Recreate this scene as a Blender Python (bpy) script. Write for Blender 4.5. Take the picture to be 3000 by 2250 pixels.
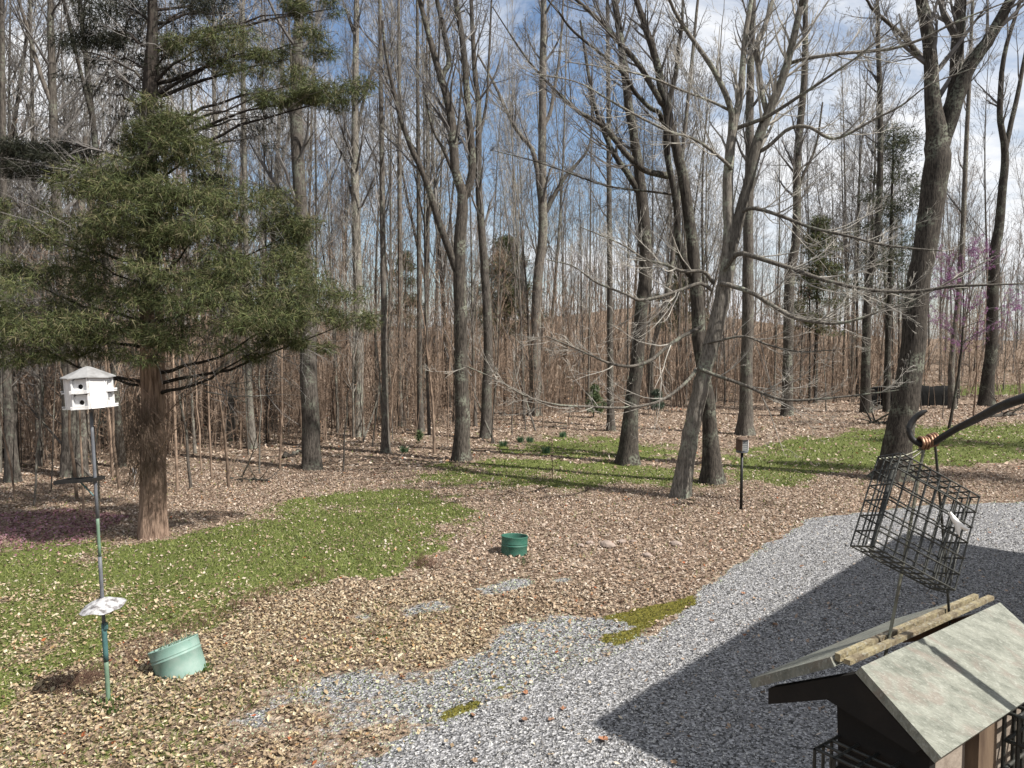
import bpy, math, random
import numpy as np
from mathutils import Vector, Matrix
R_ = math.radians
for o in list(bpy.data.objects): bpy.data.objects.remove(o)
scn = bpy.context.scene
COL = scn.collection

# ------------------------------------------------------------------ camera, sky, sun, exposure
CAMZ, PITCH, FPX = 4.0, R_(3.18), 2250.0
cam = bpy.data.cameras.new('camera'); camo = bpy.data.objects.new('camera', cam); COL.objects.link(camo)
cam.sensor_width = 36; cam.lens = 27.0; cam.clip_start = 0.05; cam.clip_end = 2000
camo.location = (0, 0, CAMZ); camo.rotation_euler = (math.pi/2 - PITCH, 0, 0)
scn.camera = camo
SUN_EL, SUN_DIR = R_(48), (0.88, -0.47)
w = bpy.data.worlds.new('World'); scn.world = w; w.use_nodes = True
nt = w.node_tree; nt.nodes.clear()
def wn(t, **k):
    n = nt.nodes.new(t)
    for a, b in k.items(): setattr(n, a, b)
    return n
sky = wn('ShaderNodeTexSky', sky_type='NISHITA'); sky.sun_disc = False
sky.sun_elevation = SUN_EL; sky.sun_rotation = math.atan2(SUN_DIR[0], SUN_DIR[1]); sky.altitude = 150
sky.air_density = 1.0; sky.dust_density = 1.6; sky.ozone_density = 1.5
tc = wn('ShaderNodeTexCoord'); mp = wn('ShaderNodeMapping'); mp.inputs['Scale'].default_value = (1, 1, 2.2)
mp.inputs['Location'].default_value = (0.35, 0.1, 0.2)
nz = wn('ShaderNodeTexNoise'); nz.inputs['Scale'].default_value = 2.3; nz.inputs['Detail'].default_value = 9; nz.inputs['Roughness'].default_value = 0.62
nz.inputs['Distortion'].default_value = 0.6
rmp = wn('ShaderNodeValToRGB'); rmp.color_ramp.elements[0].position = 0.36; rmp.color_ramp.elements[1].position = 0.53
mx = wn('ShaderNodeMix', data_type='RGBA'); mx.inputs['B'].default_value = (6.6, 6.7, 6.9, 1)
bg = wn('ShaderNodeBackground'); bg.inputs['Strength'].default_value = 0.075
out = wn('ShaderNodeOutputWorld'); L = nt.links.new
L(tc.outputs['Generated'], mp.inputs['Vector']); L(mp.outputs['Vector'], nz.inputs['Vector'])
dp = wn('ShaderNodeVectorMath', operation='DOT_PRODUCT'); dp.inputs[1].default_value = (-0.13, 0.94, 0.31)   # a wide break in the clouds
L(tc.outputs['Generated'], dp.inputs[0]); mr = wn('ShaderNodeMapRange', interpolation_type='SMOOTHSTEP'); mr.inputs['From Min'].default_value = .93; mr.inputs['From Max'].default_value = .995
mr.inputs['To Max'].default_value = .15; L(dp.outputs['Value'], mr.inputs['Value']); sb = wn('ShaderNodeMath', operation='SUBTRACT'); L(nz.outputs['Fac'], sb.inputs[0]); L(mr.outputs['Result'], sb.inputs[1])
L(sb.outputs[0], rmp.inputs['Fac']); L(rmp.outputs['Color'], mx.inputs['Factor'])
L(sky.outputs['Color'], mx.inputs['A']); L(mx.outputs['Result'], bg.inputs['Color']); L(bg.outputs['Background'], out.inputs['Surface'])
sl = bpy.data.lights.new('sun', 'SUN'); sl.energy = 5.0; sl.angle = R_(0.53); sl.color = (1, 0.95, 0.88)
so = bpy.data.objects.new('sun', sl); COL.objects.link(so)
SUNV = Vector((SUN_DIR[0]*math.cos(SUN_EL), SUN_DIR[1]*math.cos(SUN_EL), math.sin(SUN_EL))).normalized()
so.rotation_euler = SUNV.to_track_quat('Z', 'Y').to_euler(); so.location = (20, -10, 30)
vs = scn.view_settings; vs.view_transform = 'Standard'; vs.look = 'None'; vs.exposure = 1.0; vs.gamma = 1; vs.use_curve_mapping = False
scn.cycles.max_bounces = 5; scn.cycles.diffuse_bounces = 3; scn.cycles.transparent_max_bounces = 6

# ------------------------------------------------------------------ helpers: rays used while laying the place out
cp, sp = math.cos(PITCH), math.sin(PITCH)
def ray(px, py):
    a = (np.asarray(px, float)-1500)/FPX; b = -(np.asarray(py, float)-1125)/FPX
    return np.stack([a, cp + b*sp, -sp + b*cp], -1)
def P(px, py, D):                      # the point at distance D (metres north) seen in that direction
    r = ray(px, py); return np.array([0, 0, CAMZ]) + r*(D/r[..., 1])[..., None] if np.ndim(px) else np.array([0, 0, CAMZ]) + r*(D/r[1])
def G(px, py):                         # the point on flat ground
    r = ray(px, py); return np.array([0, 0, CAMZ]) + r*(-CAMZ/r[..., 2])[..., None] if np.ndim(px) else r*(-CAMZ/r[2]) + np.array([0, 0, CAMZ])
S12 = 3000/2212.
rng = np.random.default_rng(7)

def hash2(ix, iy, s):
    h = (ix.astype(np.int64)*374761393 + iy.astype(np.int64)*668265263 + s*974634777) & 0xffffffff
    h = ((h ^ (h >> 13))*1274126177) & 0xffffffff
    return ((h ^ (h >> 16)) & 0xffffff)/float(0xffffff)
def vnoise(x, y, s=0):
    x0 = np.floor(x); y0 = np.floor(y); fx = x-x0; fy = y-y0
    fx = fx*fx*(3-2*fx); fy = fy*fy*(3-2*fy)
    a = hash2(x0, y0, s); b = hash2(x0+1, y0, s); c = hash2(x0, y0+1, s); d = hash2(x0+1, y0+1, s)
    return (a*(1-fx)+b*fx)*(1-fy) + (c*(1-fx)+d*fx)*fy
def fbm(x, y, s=0, o=4):
    v = 0; a = .5; t = 0
    for k in range(o):
        v = v + a*vnoise(x*2**k, y*2**k, s+k); t += a; a *= .55
    return v/t
def sst(a, b, x):
    t = np.clip((x-a)/(b-a), 0, 1); return t*t*(3-2*t)
def height(x, y):
    x = np.asarray(x, float); y = np.asarray(y, float)
    r = np.hypot(x, y)
    hill = 7*sst(78, 150, r)*(0.4+1.2*vnoise(x/26, y/26, 5)) * (1 - 0.5*sst(20, 70, x))
    near = (fbm(x/2.6, y/2.6, 3, 3)-.5)*0.10*sst(5, 12, r) + (fbm(x/9, y/9, 13, 3)-.5)*0.5*sst(26, 45, r)
    return hill + near

def mesh_obj(name, V, quads=None, tris=None, mat=None, parent=None, smooth=False, cols=None):
    me = bpy.data.meshes.new(name)
    V = np.asarray(V, np.float32).reshape(-1, 3)
    q = np.asarray(quads, np.int32).reshape(-1, 4) if quads is not None and len(quads) else np.zeros((0, 4), np.int32)
    t = np.asarray(tris, np.int32).reshape(-1, 3) if tris is not None and len(tris) else np.zeros((0, 3), np.int32)
    me.vertices.add(len(V)); me.vertices.foreach_set('co', V.ravel())
    nl = q.size + t.size; me.loops.add(nl)
    me.loops.foreach_set('vertex_index', np.concatenate([q.ravel(), t.ravel()]))
    me.polygons.add(len(q)+len(t))
    st = np.concatenate([np.arange(len(q))*4, q.size + np.arange(len(t))*3]).astype(np.int32)
    me.polygons.foreach_set('loop_start', st)
    me.polygons.foreach_set('use_smooth', np.full(len(q)+len(t), smooth))
    if cols is not None:
        ca = me.color_attributes.new('col', 'FLOAT_COLOR', 'POINT')
        c4 = np.ones((len(V), 4), np.float32); c4[:, :3] = cols
        ca.data.foreach_set('color', c4.ravel())
    me.update(calc_edges=True); me.validate(clean_customdata=False)
    if mat: me.materials.append(mat)
    o = bpy.data.objects.new(name, me); COL.objects.link(o)
    if parent: o.parent = parent
    return o
def empty(name, label, cat, loc=(0, 0, 0), group=None, rz=0):
    o = bpy.data.objects.new(name, None); COL.objects.link(o); o.location = loc; o.rotation_euler = (0, 0, rz)
    o.empty_display_size = .2
    return tag(o, label, cat, group)
def tag(o, label=None, cat=None, group=None, kind=None):
    if label: o['label'] = label
    if cat: o['category'] = cat
    if group: o['group'] = group
    if kind: o['kind'] = kind
    return o
def copy_tree(o, parent=None):
    c = o.copy(); COL.objects.link(c); c.parent = parent
    for ch in list(o.children): copy_tree(ch, c)
    return c

class MB:
    def __init__(s): s.v = []; s.q = []; s.t = []; s.c = []; s.n = 0
    def add(s, V, q=None, t=None, c=None):
        V = np.asarray(V, float).reshape(-1, 3)
        if q is not None and len(q): s.q.append(np.asarray(q).reshape(-1, 4)+s.n)
        if t is not None and len(t): s.t.append(np.asarray(t).reshape(-1, 3)+s.n)
        s.v.append(V); s.n += len(V)
        if c is not None: s.c.append(np.broadcast_to(np.asarray(c, float), (len(V), 3)))
    def tubes(s, Pt, R, k, cap=False):      # Pt (B,N,3) R (B,N)
        Pt = np.asarray(Pt, float); R = np.asarray(R, float)
        if Pt.ndim == 2: Pt = Pt[None]; R = R[None]
        B, N = R.shape
        T = np.gradient(Pt, axis=1); T /= np.linalg.norm(T, axis=2, keepdims=True)+1e-9
        m = T.mean(1); ref = np.where((np.abs(m[:, 2]) > .8)[:, None], np.array([[1., 0, 0]]), np.array([[0, 0, 1.]]))[:, None, :]
        U = np.cross(T, np.broadcast_to(ref, T.shape)); U /= np.linalg.norm(U, axis=2, keepdims=True)+1e-9
        W = np.cross(T, U)
        a = np.arange(k)*2*math.pi/k
        V = Pt[:, :, None, :] + R[:, :, None, None]*(U[:, :, None, :]*np.cos(a)[None, None, :, None] + W[:, :, None, :]*np.sin(a)[None, None, :, None])
        idx = np.arange(B*N*k).reshape(B, N, k); nx = np.roll(idx, -1, axis=2)
        q = np.stack([idx[:, :-1], nx[:, :-1], nx[:, 1:], idx[:, 1:]], -1).reshape(-1, 4)
        V = V.reshape(-1, 3)
        t = None
        if cap:
            t = []
            for b in range(B):
                for e, fl in ((0, 1), (N-1, 0)):
                    r = idx[b, e]
                    for j in range(1, k-1): t.append((r[0], r[j+1], r[j]) if fl else (r[0], r[j], r[j+1]))
        s.add(V, q, t)
    def box(s, c, sz, M=None):
        x, y, z = [d/2 for d in sz]
        V = np.array([[i*x, j*y, k*z] for i in (-1, 1) for j in (-1, 1) for k in (-1, 1)], float)
        if M is not None: V = V @ np.array(M).T
        s.add(V+np.array(c), [(0, 1, 3, 2), (4, 6, 7, 5), (0, 4, 5, 1), (2, 3, 7, 6), (0, 2, 6, 4), (1, 5, 7, 3)])
    def slab(s, Q, th):                # Q four corners in order, thickened along its normal
        Q = np.asarray(Q, float); n = np.cross(Q[1]-Q[0], Q[3]-Q[0]); n /= np.linalg.norm(n)
        if n[2] < 0: n = -n
        V = np.concatenate([Q, Q-n*th])
        s.add(V, [(0, 1, 2, 3), (4, 7, 6, 5), (0, 4, 5, 1), (1, 5, 6, 2), (2, 6, 7, 3), (3, 7, 4, 0)])
    def lathe(s, prof, k=32, M=None, o=(0, 0, 0)):
        a = np.arange(k)*2*math.pi/k; n = len(prof)
        V = np.array([[r*math.cos(t), r*math.sin(t), z] for (r, z) in prof for t in a])
        if M is not None: V = V @ np.array(M).T
        idx = np.arange(n*k).reshape(n, k); nx = np.roll(idx, -1, axis=1)
        s.add(V+np.array(o), np.stack([idx[:-1], nx[:-1], nx[1:], idx[1:]], -1).reshape(-1, 4))
    def build(s, name, mat=None, parent=None, smooth=False, origin=None):
        V = np.concatenate(s.v)
        if origin is not None: V = V - np.asarray(origin)
        return mesh_obj(name, V, np.concatenate(s.q) if s.q else None, np.concatenate(s.t) if s.t else None, mat, parent, smooth,
                        np.concatenate(s.c) if s.c else None)

# ------------------------------------------------------------------ materials
def newmat(name, rough=.85, spec=.3):
    m = bpy.data.materials.new(name); m.use_nodes = True
    b = m.node_tree.nodes['Principled BSDF']; b.inputs['Roughness'].default_value = rough
    b.inputs['Specular IOR Level'].default_value = spec
    return m, m.node_tree, b
def N(nt, t, ins=None, **k):
    n = nt.nodes.new(t)
    for a, b in k.items(): setattr(n, a, b)
    for a, b in (ins or {}).items():
        if isinstance(b, bpy.types.NodeSocket): nt.links.new(b, n.inputs[a])
        else: n.inputs[a].default_value = b
    return n
def ramp(nt, fac, stops):
    r = nt.nodes.new('ShaderNodeValToRGB'); e = r.color_ramp.elements
    while len(e) < len(stops): e.new(.5)
    for i, (p, c) in enumerate(stops):
        e[i].position = p; e[i].color = (*c, 1) if len(c) == 3 else c
    nt.links.new(fac, r.inputs['Fac']); return r.outputs['Color']
def mixc(nt, f, a, b, bt='MIX'):
    n = nt.nodes.new('ShaderNodeMix'); n.data_type = 'RGBA'; n.blend_type = bt
    for k, v in (('Factor', f), ('A', a), ('B', b)):
        if isinstance(v, bpy.types.NodeSocket): nt.links.new(v, n.inputs[k])
        else: n.inputs[k].default_value = v if k == 'Factor' else ((*v, 1) if len(v) == 3 else v)
    return n.outputs['Result']
def math_(nt, op, a, b=0., clamp=False):
    n = nt.nodes.new('ShaderNodeMath'); n.operation = op; n.use_clamp = clamp
    for i, v in enumerate((a, b)):
        if isinstance(v, bpy.types.NodeSocket): nt.links.new(v, n.inputs[i])
        else: n.inputs[i].default_value = v
    return n.outputs[0]
def bump(nt, b, h, dist, st=1.0):
    n = N(nt, 'ShaderNodeBump', {'Height': h, 'Distance': dist, 'Strength': st}); nt.links.new(n.outputs['Normal'], b.inputs['Normal'])

def bark(name, dark, light, lichen=(.33, .36, .28), lf=.45, vs_=(9, 9, 1.6), bd=.03, sc=1.0):
    m, nt, b = newmat(name, .92, .15)
    tc = N(nt, 'ShaderNodeTexCoord')
    mp = N(nt, 'ShaderNodeMapping', {'Vector': tc.outputs['Object'], 'Scale': tuple(v*sc for v in vs_)})
    n1 = N(nt, 'ShaderNodeTexNoise', {'Vector': mp.outputs[0], 'Scale': 3.0, 'Detail': 5, 'Roughness': .7})
    n2 = N(nt, 'ShaderNodeTexNoise', {'Vector': tc.outputs['Object'], 'Scale': 1.7, 'Detail': 4})
    n3 = N(nt, 'ShaderNodeTexNoise', {'Vector': tc.outputs['Object'], 'Scale': 14.0, 'Detail': 3})
    c = ramp(nt, n1.outputs['Fac'], [(.33, dark), (.66, light)])
    li = math_(nt, 'MULTIPLY', ramp(nt, n2.outputs['Fac'], [(.50, (0, 0, 0)), (.62, (1, 1, 1))]), ramp(nt, n3.outputs['Fac'], [(.45, (0, 0, 0)), (.55, (1, 1, 1))]))
    c = mixc(nt, math_(nt, 'MULTIPLY', li, lf), c, lichen)
    oi = N(nt, 'ShaderNodeObjectInfo')
    v = math_(nt, 'ADD', math_(nt, 'MULTIPLY', oi.outputs['Random'], .6), .7)
    h = N(nt, 'ShaderNodeHueSaturation', {'Color': c, 'Value': v})
    nt.links.new(h.outputs[0], b.inputs['Base Color'])
    bump(nt, b, n1.outputs['Fac'], bd, .9)
    return m
M_DARK = bark('bark_dark', (.016, .014, .012), (.115, .10, .085))
M_MID = bark('bark_grey', (.035, .03, .026), (.21, .185, .16))
M_PALE = bark('bark_pale', (.06, .053, .045), (.28, .255, .22), lf=.7)
M_CEDAR = bark('bark_cedar', (.09, .055, .04), (.52, .37, .28), lf=.0, vs_=(10, 10, .8), bd=.05)
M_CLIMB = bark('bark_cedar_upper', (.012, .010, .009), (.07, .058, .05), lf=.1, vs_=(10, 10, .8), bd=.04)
def twigmat(name, a, bb):
    m, nt, b = newmat(name, .8, .2)
    tc = N(nt, 'ShaderNodeTexCoord'); n = N(nt, 'ShaderNodeTexNoise', {'Vector': tc.outputs['Object'], 'Scale': 2.5, 'Detail': 3})
    oi = N(nt, 'ShaderNodeObjectInfo')
    h = N(nt, 'ShaderNodeHueSaturation', {'Color': ramp(nt, n.outputs['Fac'], [(.35, a), (.65, bb)]), 'Value': math_(nt, 'ADD', math_(nt, 'MULTIPLY', oi.outputs['Random'], .6), .7)})
    nt.links.new(h.outputs[0], b.inputs['Base Color']); return m
M_TWIG = twigmat('twig_grey', (.11, .10, .095), (.26, .245, .23))
M_TWIGP = twigmat('twig_pale', (.20, .19, .17), (.46, .43, .38))
M_BRUSH = twigmat('twig_brown', (.11, .078, .058), (.34, .25, .185))
def colmat(name, rough=.8, spec=.2, trans=0, mult=1.0):
    m, nt, b = newmat(name, rough, spec)
    a = N(nt, 'ShaderNodeVertexColor', layer_name='col')
    tc = N(nt, 'ShaderNodeTexCoord'); n = N(nt, 'ShaderNodeTexNoise', {'Vector': tc.outputs['Object'], 'Scale': 60, 'Detail': 2})
    c = mixc(nt, 1.0, a.outputs['Color'], ramp(nt, n.outputs['Fac'], [(.3, (.72, .72, .72)), (.7, (1, 1, 1))]), 'MULTIPLY')
    nt.links.new(c, b.inputs['Base Color'])
    if trans:
        t = N(nt, 'ShaderNodeBsdfTranslucent', {'Color': c}); ms = N(nt, 'ShaderNodeMixShader', {'Fac': trans})
        nt.links.new(b.outputs[0], ms.inputs[1]); nt.links.new(t.outputs[0], ms.inputs[2])
        nt.links.new(ms.outputs[0], nt.nodes['Material Output'].inputs['Surface'])
    return m
M_LEAF = colmat('dry_leaf', .7, .25, .15); M_GRASS = colmat('grass_blade', .6, .3, .3)
M_STONE = colmat('gravel_stone', .8, .25); M_NEEDLE = colmat('evergreen_needles', .7, .2, .15)
M_BLOOM = colmat('blossom', .7, .2, .3)

def wornmat(name, base, dirt, rough=.6, spec=.4, metal=0, scale=8, amt=.5, bd=.002, stretch=(1, 1, 1)):
    m, nt, b = newmat(name, rough, spec); b.inputs['Metallic'].default_value = metal
    tc = N(nt, 'ShaderNodeTexCoord'); mp = N(nt, 'ShaderNodeMapping', {'Vector': tc.outputs['Object'], 'Scale': stretch})
    n = N(nt, 'ShaderNodeTexNoise', {'Vector': mp.outputs[0], 'Scale': scale, 'Detail': 6, 'Roughness': .65})
    n2 = N(nt, 'ShaderNodeTexNoise', {'Vector': mp.outputs[0], 'Scale': scale*5, 'Detail': 3})
    f = math_(nt, 'MULTIPLY', ramp(nt, n.outputs['Fac'], [(.42, (0, 0, 0)), (.64, (1, 1, 1))]), amt)
    f = math_(nt, 'ADD', f, math_(nt, 'MULTIPLY', math_(nt, 'SUBTRACT', n2.outputs['Fac'], .5), amt*.5), True)
    nt.links.new(mixc(nt, f, base, dirt), b.inputs['Base Color'])
    bump(nt, b, n2.outputs['Fac'], bd, .6); return m

# ground
def ground_mat():
    m, nt, b = newmat('ground', .95, .12)
    a = N(nt, 'ShaderNodeVertexColor', layer_name='col'); s = N(nt, 'ShaderNodeSeparateColor', {'Color': a.outputs['Color']})
    tc = N(nt, 'ShaderNodeTexCoord'); V = tc.outputs['Object']
    def no(sc, d=4): return N(nt, 'ShaderNodeTexNoise', {'Vector': V, 'Scale': sc, 'Detail': d, 'Roughness': .65}).outputs['Fac']
    def vo(sc): return N(nt, 'ShaderNodeTexVoronoi', {'Vector': V, 'Scale': sc, 'Randomness': 1.0})
    v1 = vo(13); v2 = vo(42); v3 = vo(24)
    sv = N(nt, 'ShaderNodeSeparateColor', {'Color': v1.outputs['Color']}); sg = N(nt, 'ShaderNodeSeparateColor', {'Color': v2.outputs['Color']})
    sv3 = N(nt, 'ShaderNodeSeparateColor', {'Color': v3.outputs['Color']})
    lf = mixc(nt, .5, ramp(nt, sv.outputs[0], [(0, (.08, .055, .04)), (.45, (.26, .19, .14)), (.8, (.42, .33, .25)), (1, (.60, .52, .42))]),
              ramp(nt, sv3.outputs[1], [(0, (.035, .022, .015)), (.5, (.19, .13, .09)), (1, (.45, .34, .25))]))
    gr = ramp(nt, sg.outputs[0], [(0, (.04, .04, .04)), (.35, (.17, .17, .175)), (.75, (.31, .31, .32)), (1, (.55, .55, .56))])
    gs = ramp(nt, no(22), [(.3, (.05, .06, .018)), (.55, (.15, .18, .05)), (.75, (.28, .27, .11))])
    ms = ramp(nt, no(26), [(.35, (.07, .065, .015)), (.6, (.17, .155, .03)), (.75, (.25, .22, .07))])
    def mask(ch, k=.55, sc=9):
        x = math_(nt, 'ADD', ch, math_(nt, 'MULTIPLY', math_(nt, 'SUBTRACT', no(sc, 6), .5), k*2))
        return ramp(nt, x, [(.44, (0, 0, 0)), (.56, (1, 1, 1))])
    c = mixc(nt, mask(s.outputs[0], .5, 7), lf, gs)
    c = mixc(nt, mask(s.outputs[1], .35, 11), c, gr)
    c = mixc(nt, mask(s.outputs[2], .75, 9), c, ms)
    nt.links.new(c, b.inputs['Base Color'])
    bump(nt, b, math_(nt, 'ADD', v1.outputs['Distance'], math_(nt, 'MULTIPLY', v2.outputs['Distance'], .5)), .05, .8)
    return m
M_GROUND = ground_mat()

# ------------------------------------------------------------------ ground zones (polygons on the ground)
def gp(pts): return G(np.array([p[0]*S12 for p in pts]), np.array([p[1]*S12 for p in pts]))[:, :2]
def sdpoly(x, y, poly):
    d = np.full(x.shape, 1e9); ins = np.zeros(x.shape, bool); n = len(poly)
    for i in range(n):
        ax, ay = poly[i]; bx, by = poly[(i+1) % n]
        ex, ey = bx-ax, by-ay; t = np.clip(((x-ax)*ex+(y-ay)*ey)/(ex*ex+ey*ey+1e-9), 0, 1)
        d = np.minimum(d, np.hypot(x-ax-t*ex, y-ay-t*ey))
        c = ((ay > y) != (by > y)) & (x < (bx-ax)*(y-ay)/(by-ay+1e-12)+ax); ins ^= c
    return np.where(ins, d, -d)
Z_GRAV = [(gp([(780, 1700), (830, 1600), (1000, 1545), (1160, 1465), (1330, 1405), (1420, 1365), (1500, 1290), (1570, 1232), (1650, 1180), (1745, 1122), (1850, 1108), (2030, 1092), (2400, 1080), (3200, 1085), (3200, 2600), (600, 2600)]), 1.0, .12),
          (gp([(830, 1530), (1090, 1345), (1200, 1325), (1330, 1325), (1400, 1340), (1420, 1380), (1250, 1480), (900, 1610)]), .72, .25),
          (gp([(660, 1462), (800, 1440), (830, 1490), (700, 1530)]), .62, .2), (gp([(470, 1545), (620, 1500), (650, 1590), (520, 1610)]), .60, .2),
          (gp([(600, 1490), (760, 1440), (1090, 1440), (900, 1620), (640, 1660)]), .52, .4), (gp([(850, 1312), (960, 1290), (975, 1315), (870, 1335)]), .62, .12), (gp([(1020, 1270), (1150, 1245), (1160, 1265), (1040, 1290)]), .62, .12),
          (gp([(1185, 1247), (1240, 1240), (1245, 1257), (1190, 1262)]), .65, .08), (gp([(745, 1330), (810, 1322), (815, 1342), (750, 1348)]), .58, .1)]
Z_GRASS = [(gp([(-300, 1225), (150, 1172), (330, 1172), (470, 1135), (580, 1105), (720, 1060), (850, 1055), (985, 1072), (1010, 1098), (965, 1150), (930, 1195), (820, 1235), (640, 1275), (450, 1290), (250, 1300), (-300, 1330)]), .95, .6),
           (gp([(-300, 1290), (500, 1280), (640, 1270), (480, 1335), (330, 1390), (170, 1450), (60, 1500), (-300, 1560)]), .8, .5),
           (gp([(-300, 1440), (130, 1420), (60, 1560), (-200, 1659)]), .75, .5),
           (gp([(100, 1480), (500, 1400), (900, 1290), (1000, 1330), (760, 1450), (560, 1600), (420, 1740), (-200, 1740)]), .44, .5),
           (gp([(890, 1010), (1080, 985), (1500, 1010), (1560, 1040), (1300, 1052), (900, 1045)]), .8, .9),
           (gp([(1080, 962), (1240, 940), (1500, 960), (1480, 995), (1100, 990)]), .7, .9),
           (gp([(1560, 975), (1640, 955), (1860, 932), (2400, 905), (2400, 990), (1950, 1010), (1720, 1045), (1560, 1040)]), .85, .8),
           (gp([(1990, 838), (2500, 818), (2500, 850), (1990, 853)]), .95, 3.0)]
Z_MOSS = [(gp([(1285, 1335), (1420, 1300), (1500, 1283), (1512, 1300), (1425, 1345), (1390, 1372), (1350, 1392), (1290, 1392), (1280, 1372), (1360, 1355), (1345, 1345)]), .95, .10),
          (gp([(1062, 1490), (1110, 1473), (1118, 1480), (1080, 1500)]), .85, .05), (gp([(950, 1540), (1000, 1518), (1060, 1512), (1020, 1535), (960, 1562)]), .85, .05),
          (gp([(1232, 1470), (1262, 1464), (1268, 1474), (1240, 1480)]), .8, .04)]
def zones(x, y):
    r = np.hypot(x, y); wn_ = (fbm(x*1.3, y*1.3, 21, 5)-.5)+.45*(fbm(x*5, y*5, 25, 3)-.5)
    def ev(Z, amp):
        v = np.zeros(x.shape)
        for poly, st, soft in Z:
            sd = sdpoly(x, y, poly) + wn_*amp*(soft*3)
            v = np.maximum(v, st*sst(-soft, soft, sd))
        return v
    gv = ev(Z_GRAV, 1.2); gs = ev(Z_GRASS, 1.2); mo = ev(Z_MOSS, 1.0)
    pn = fbm(x*.9, y*.9, 33, 4)
    gs = gs*np.clip(.12+1.75*pn, 0, 1.05)*(1-gv)
    return gs, gv, mo

# ground sheets: litter, lawn and drive share one rectilinear grid
def axis(lim, fine, step, grow):
    a = [0.]; s = step
    while a[-1] < lim:
        if a[-1] > fine: s *= grow
        a.append(a[-1]+s)
    return np.array(a)
ya = np.concatenate([-axis(60, .1, 2.0, 1.15)[::-1][:-1], axis(420, 20, .12, 1.05)]); ya = ya[(ya < -1) | (ya > 3) | True]
xp = axis(420, 11, .14, 1.06); xa = np.concatenate([-xp[::-1][:-1], xp])
ya = ya[(ya < 0) | (ya > 4)] ; ya = np.unique(np.concatenate([ya, np.linspace(0, 4, 6)]))
X, Y = np.meshgrid(xa, ya); Zh = height(X, Y); gs, gv, mo = zones(X, Y)
Vg = np.stack([X, Y, Zh], -1).reshape(-1, 3); cg = np.stack([gs, gv, mo], -1).reshape(-1, 3)
ny, nx_ = X.shape; idx = np.arange(ny*nx_).reshape(ny, nx_)
qd = np.stack([idx[:-1, :-1], idx[:-1, 1:], idx[1:, 1:], idx[1:, :-1]], -1).reshape(-1, 4)
qc = cg[qd].mean(1)
isg = qc[:, 1] > .8; isl = (qc[:, 0] > .42) & ~isg
for nm, sel in (('ground', ~isg & ~isl), ('gravel_driveway', isg), ('lawn', isl)):
    q = qd[sel]; u, inv = np.unique(q, return_inverse=True)
    o = mesh_obj(nm, Vg[u], inv.reshape(-1, 4), None, M_GROUND, None, True, cg[u]); o['kind'] = 'structure'

# ------------------------------------------------------------------ scattered leaves, grass, stones
def band(n, y0, y1, k=.74, pad=1.5):
    y = np.sqrt(rng.uniform(y0*y0, y1*y1, n)); x = rng.uniform(-1, 1, n)*(k*y+pad); return x, y
PAL = np.array([[1.20, 1.22, 1.28]])*np.array([(.42, .31, .225), (.34, .245, .175), (.58, .48, .38), (.13, .082, .055), (.49, .375, .27), (.25, .17, .12), (.56, .48, .39), (.37, .22, .12)])
def leaves(n, y0, y1, s0, s1, tri4):
    x, y = band(n, y0, y1); g, v, m_ = zones(x, y)
    inlit = np.clip(1-g*1.15-v*1.3-m_, 0, 1)
    p = np.maximum(inlit, np.where(v > .9, .012, np.where(g > .2, .30*(1-.5*g), .0))); p = np.where((v > .3) & (v < .9), .09, p)
    p = p*(1-m_*.9); p *= .55 + .8*fbm(x*.7, y*.7, 44, 3)
    k = rng.random(n) < p; x, y, g, v = x[k], y[k], g[k], v[k]; n = len(x)
    s = s0+(s1-s0)*rng.random(n)**1.6; a = rng.uniform(0, 2*math.pi, n); ti = rng.normal(0, .34, n); tj = rng.normal(0, .34, n)
    ux = np.stack([np.cos(a), np.sin(a), ti], -1); vx = np.stack([-np.sin(a), np.cos(a), tj], -1)
    c = np.stack([x, y, height(x, y)+rng.uniform(.008, .035, n)], -1)
    cur = rng.uniform(-.1, .35, n)[:, None]*s[:, None]; up = np.array([[0, 0, 1.]])
    s = s[:, None]; wd = rng.uniform(.45, .8, n)[:, None]
    base = PAL[rng.choice(len(PAL), n, p=[.2, .18, .13, .15, .14, .12, .05, .03])]
    warm = sst(15, 10, y)*sst(4, -2, x)*(.4+.6*rng.random(n))
    yel = np.array([[1.0, 1.06, .70]]); base = base*(1-warm[:, None]*.7) + base*yel*warm[:, None]*.7
    pur = sdpoly(x, y, gp([(-200, 1130), (130, 1105), (250, 1120), (120, 1190), (-200, 1205)])) > -.3
    base[pur] *= np.array([.72, .48, .74])
    rare = rng.random(n) < .006; base[rare] = (.42, .13, .05)
    base = base*rng.uniform(.75, 1.2, (n, 1))
    if tri4:
        p0 = c-ux*s*.5; p1 = c+ux*s*.5 + up*cur; e1 = c+vx*s*wd*.5+up*cur*.8+ux*s*.08; e2 = c-vx*s*wd*.5+up*cur*.6+ux*s*.08; pc = c-up*s*.06
        V = np.stack([p0, e1, p1, e2, pc], 1).reshape(-1, 3); b = np.arange(n)[:, None]*5
        T = np.concatenate([b+np.array([[0, 1, 4]]), b+np.array([[1, 2, 4]]), b+np.array([[2, 3, 4]]), b+np.array([[3, 0, 4]])])
        C = np.repeat(base, 5, 0)
    else:
        p0 = c-ux*s*.5; p1 = c+ux*s*.5+up*cur; e1 = c+vx*s*wd*.5+up*cur*.7; e2 = c-vx*s*wd*.5
        V = np.stack([p0, e1, p1, e2], 1).reshape(-1, 3); b = np.arange(n)[:, None]*4
        T = np.concatenate([b+np.array([[0, 1, 2]]), b+np.array([[0, 2, 3]])]); C = np.repeat(base, 4, 0)
    return V, T, C
mb = MB()
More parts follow.
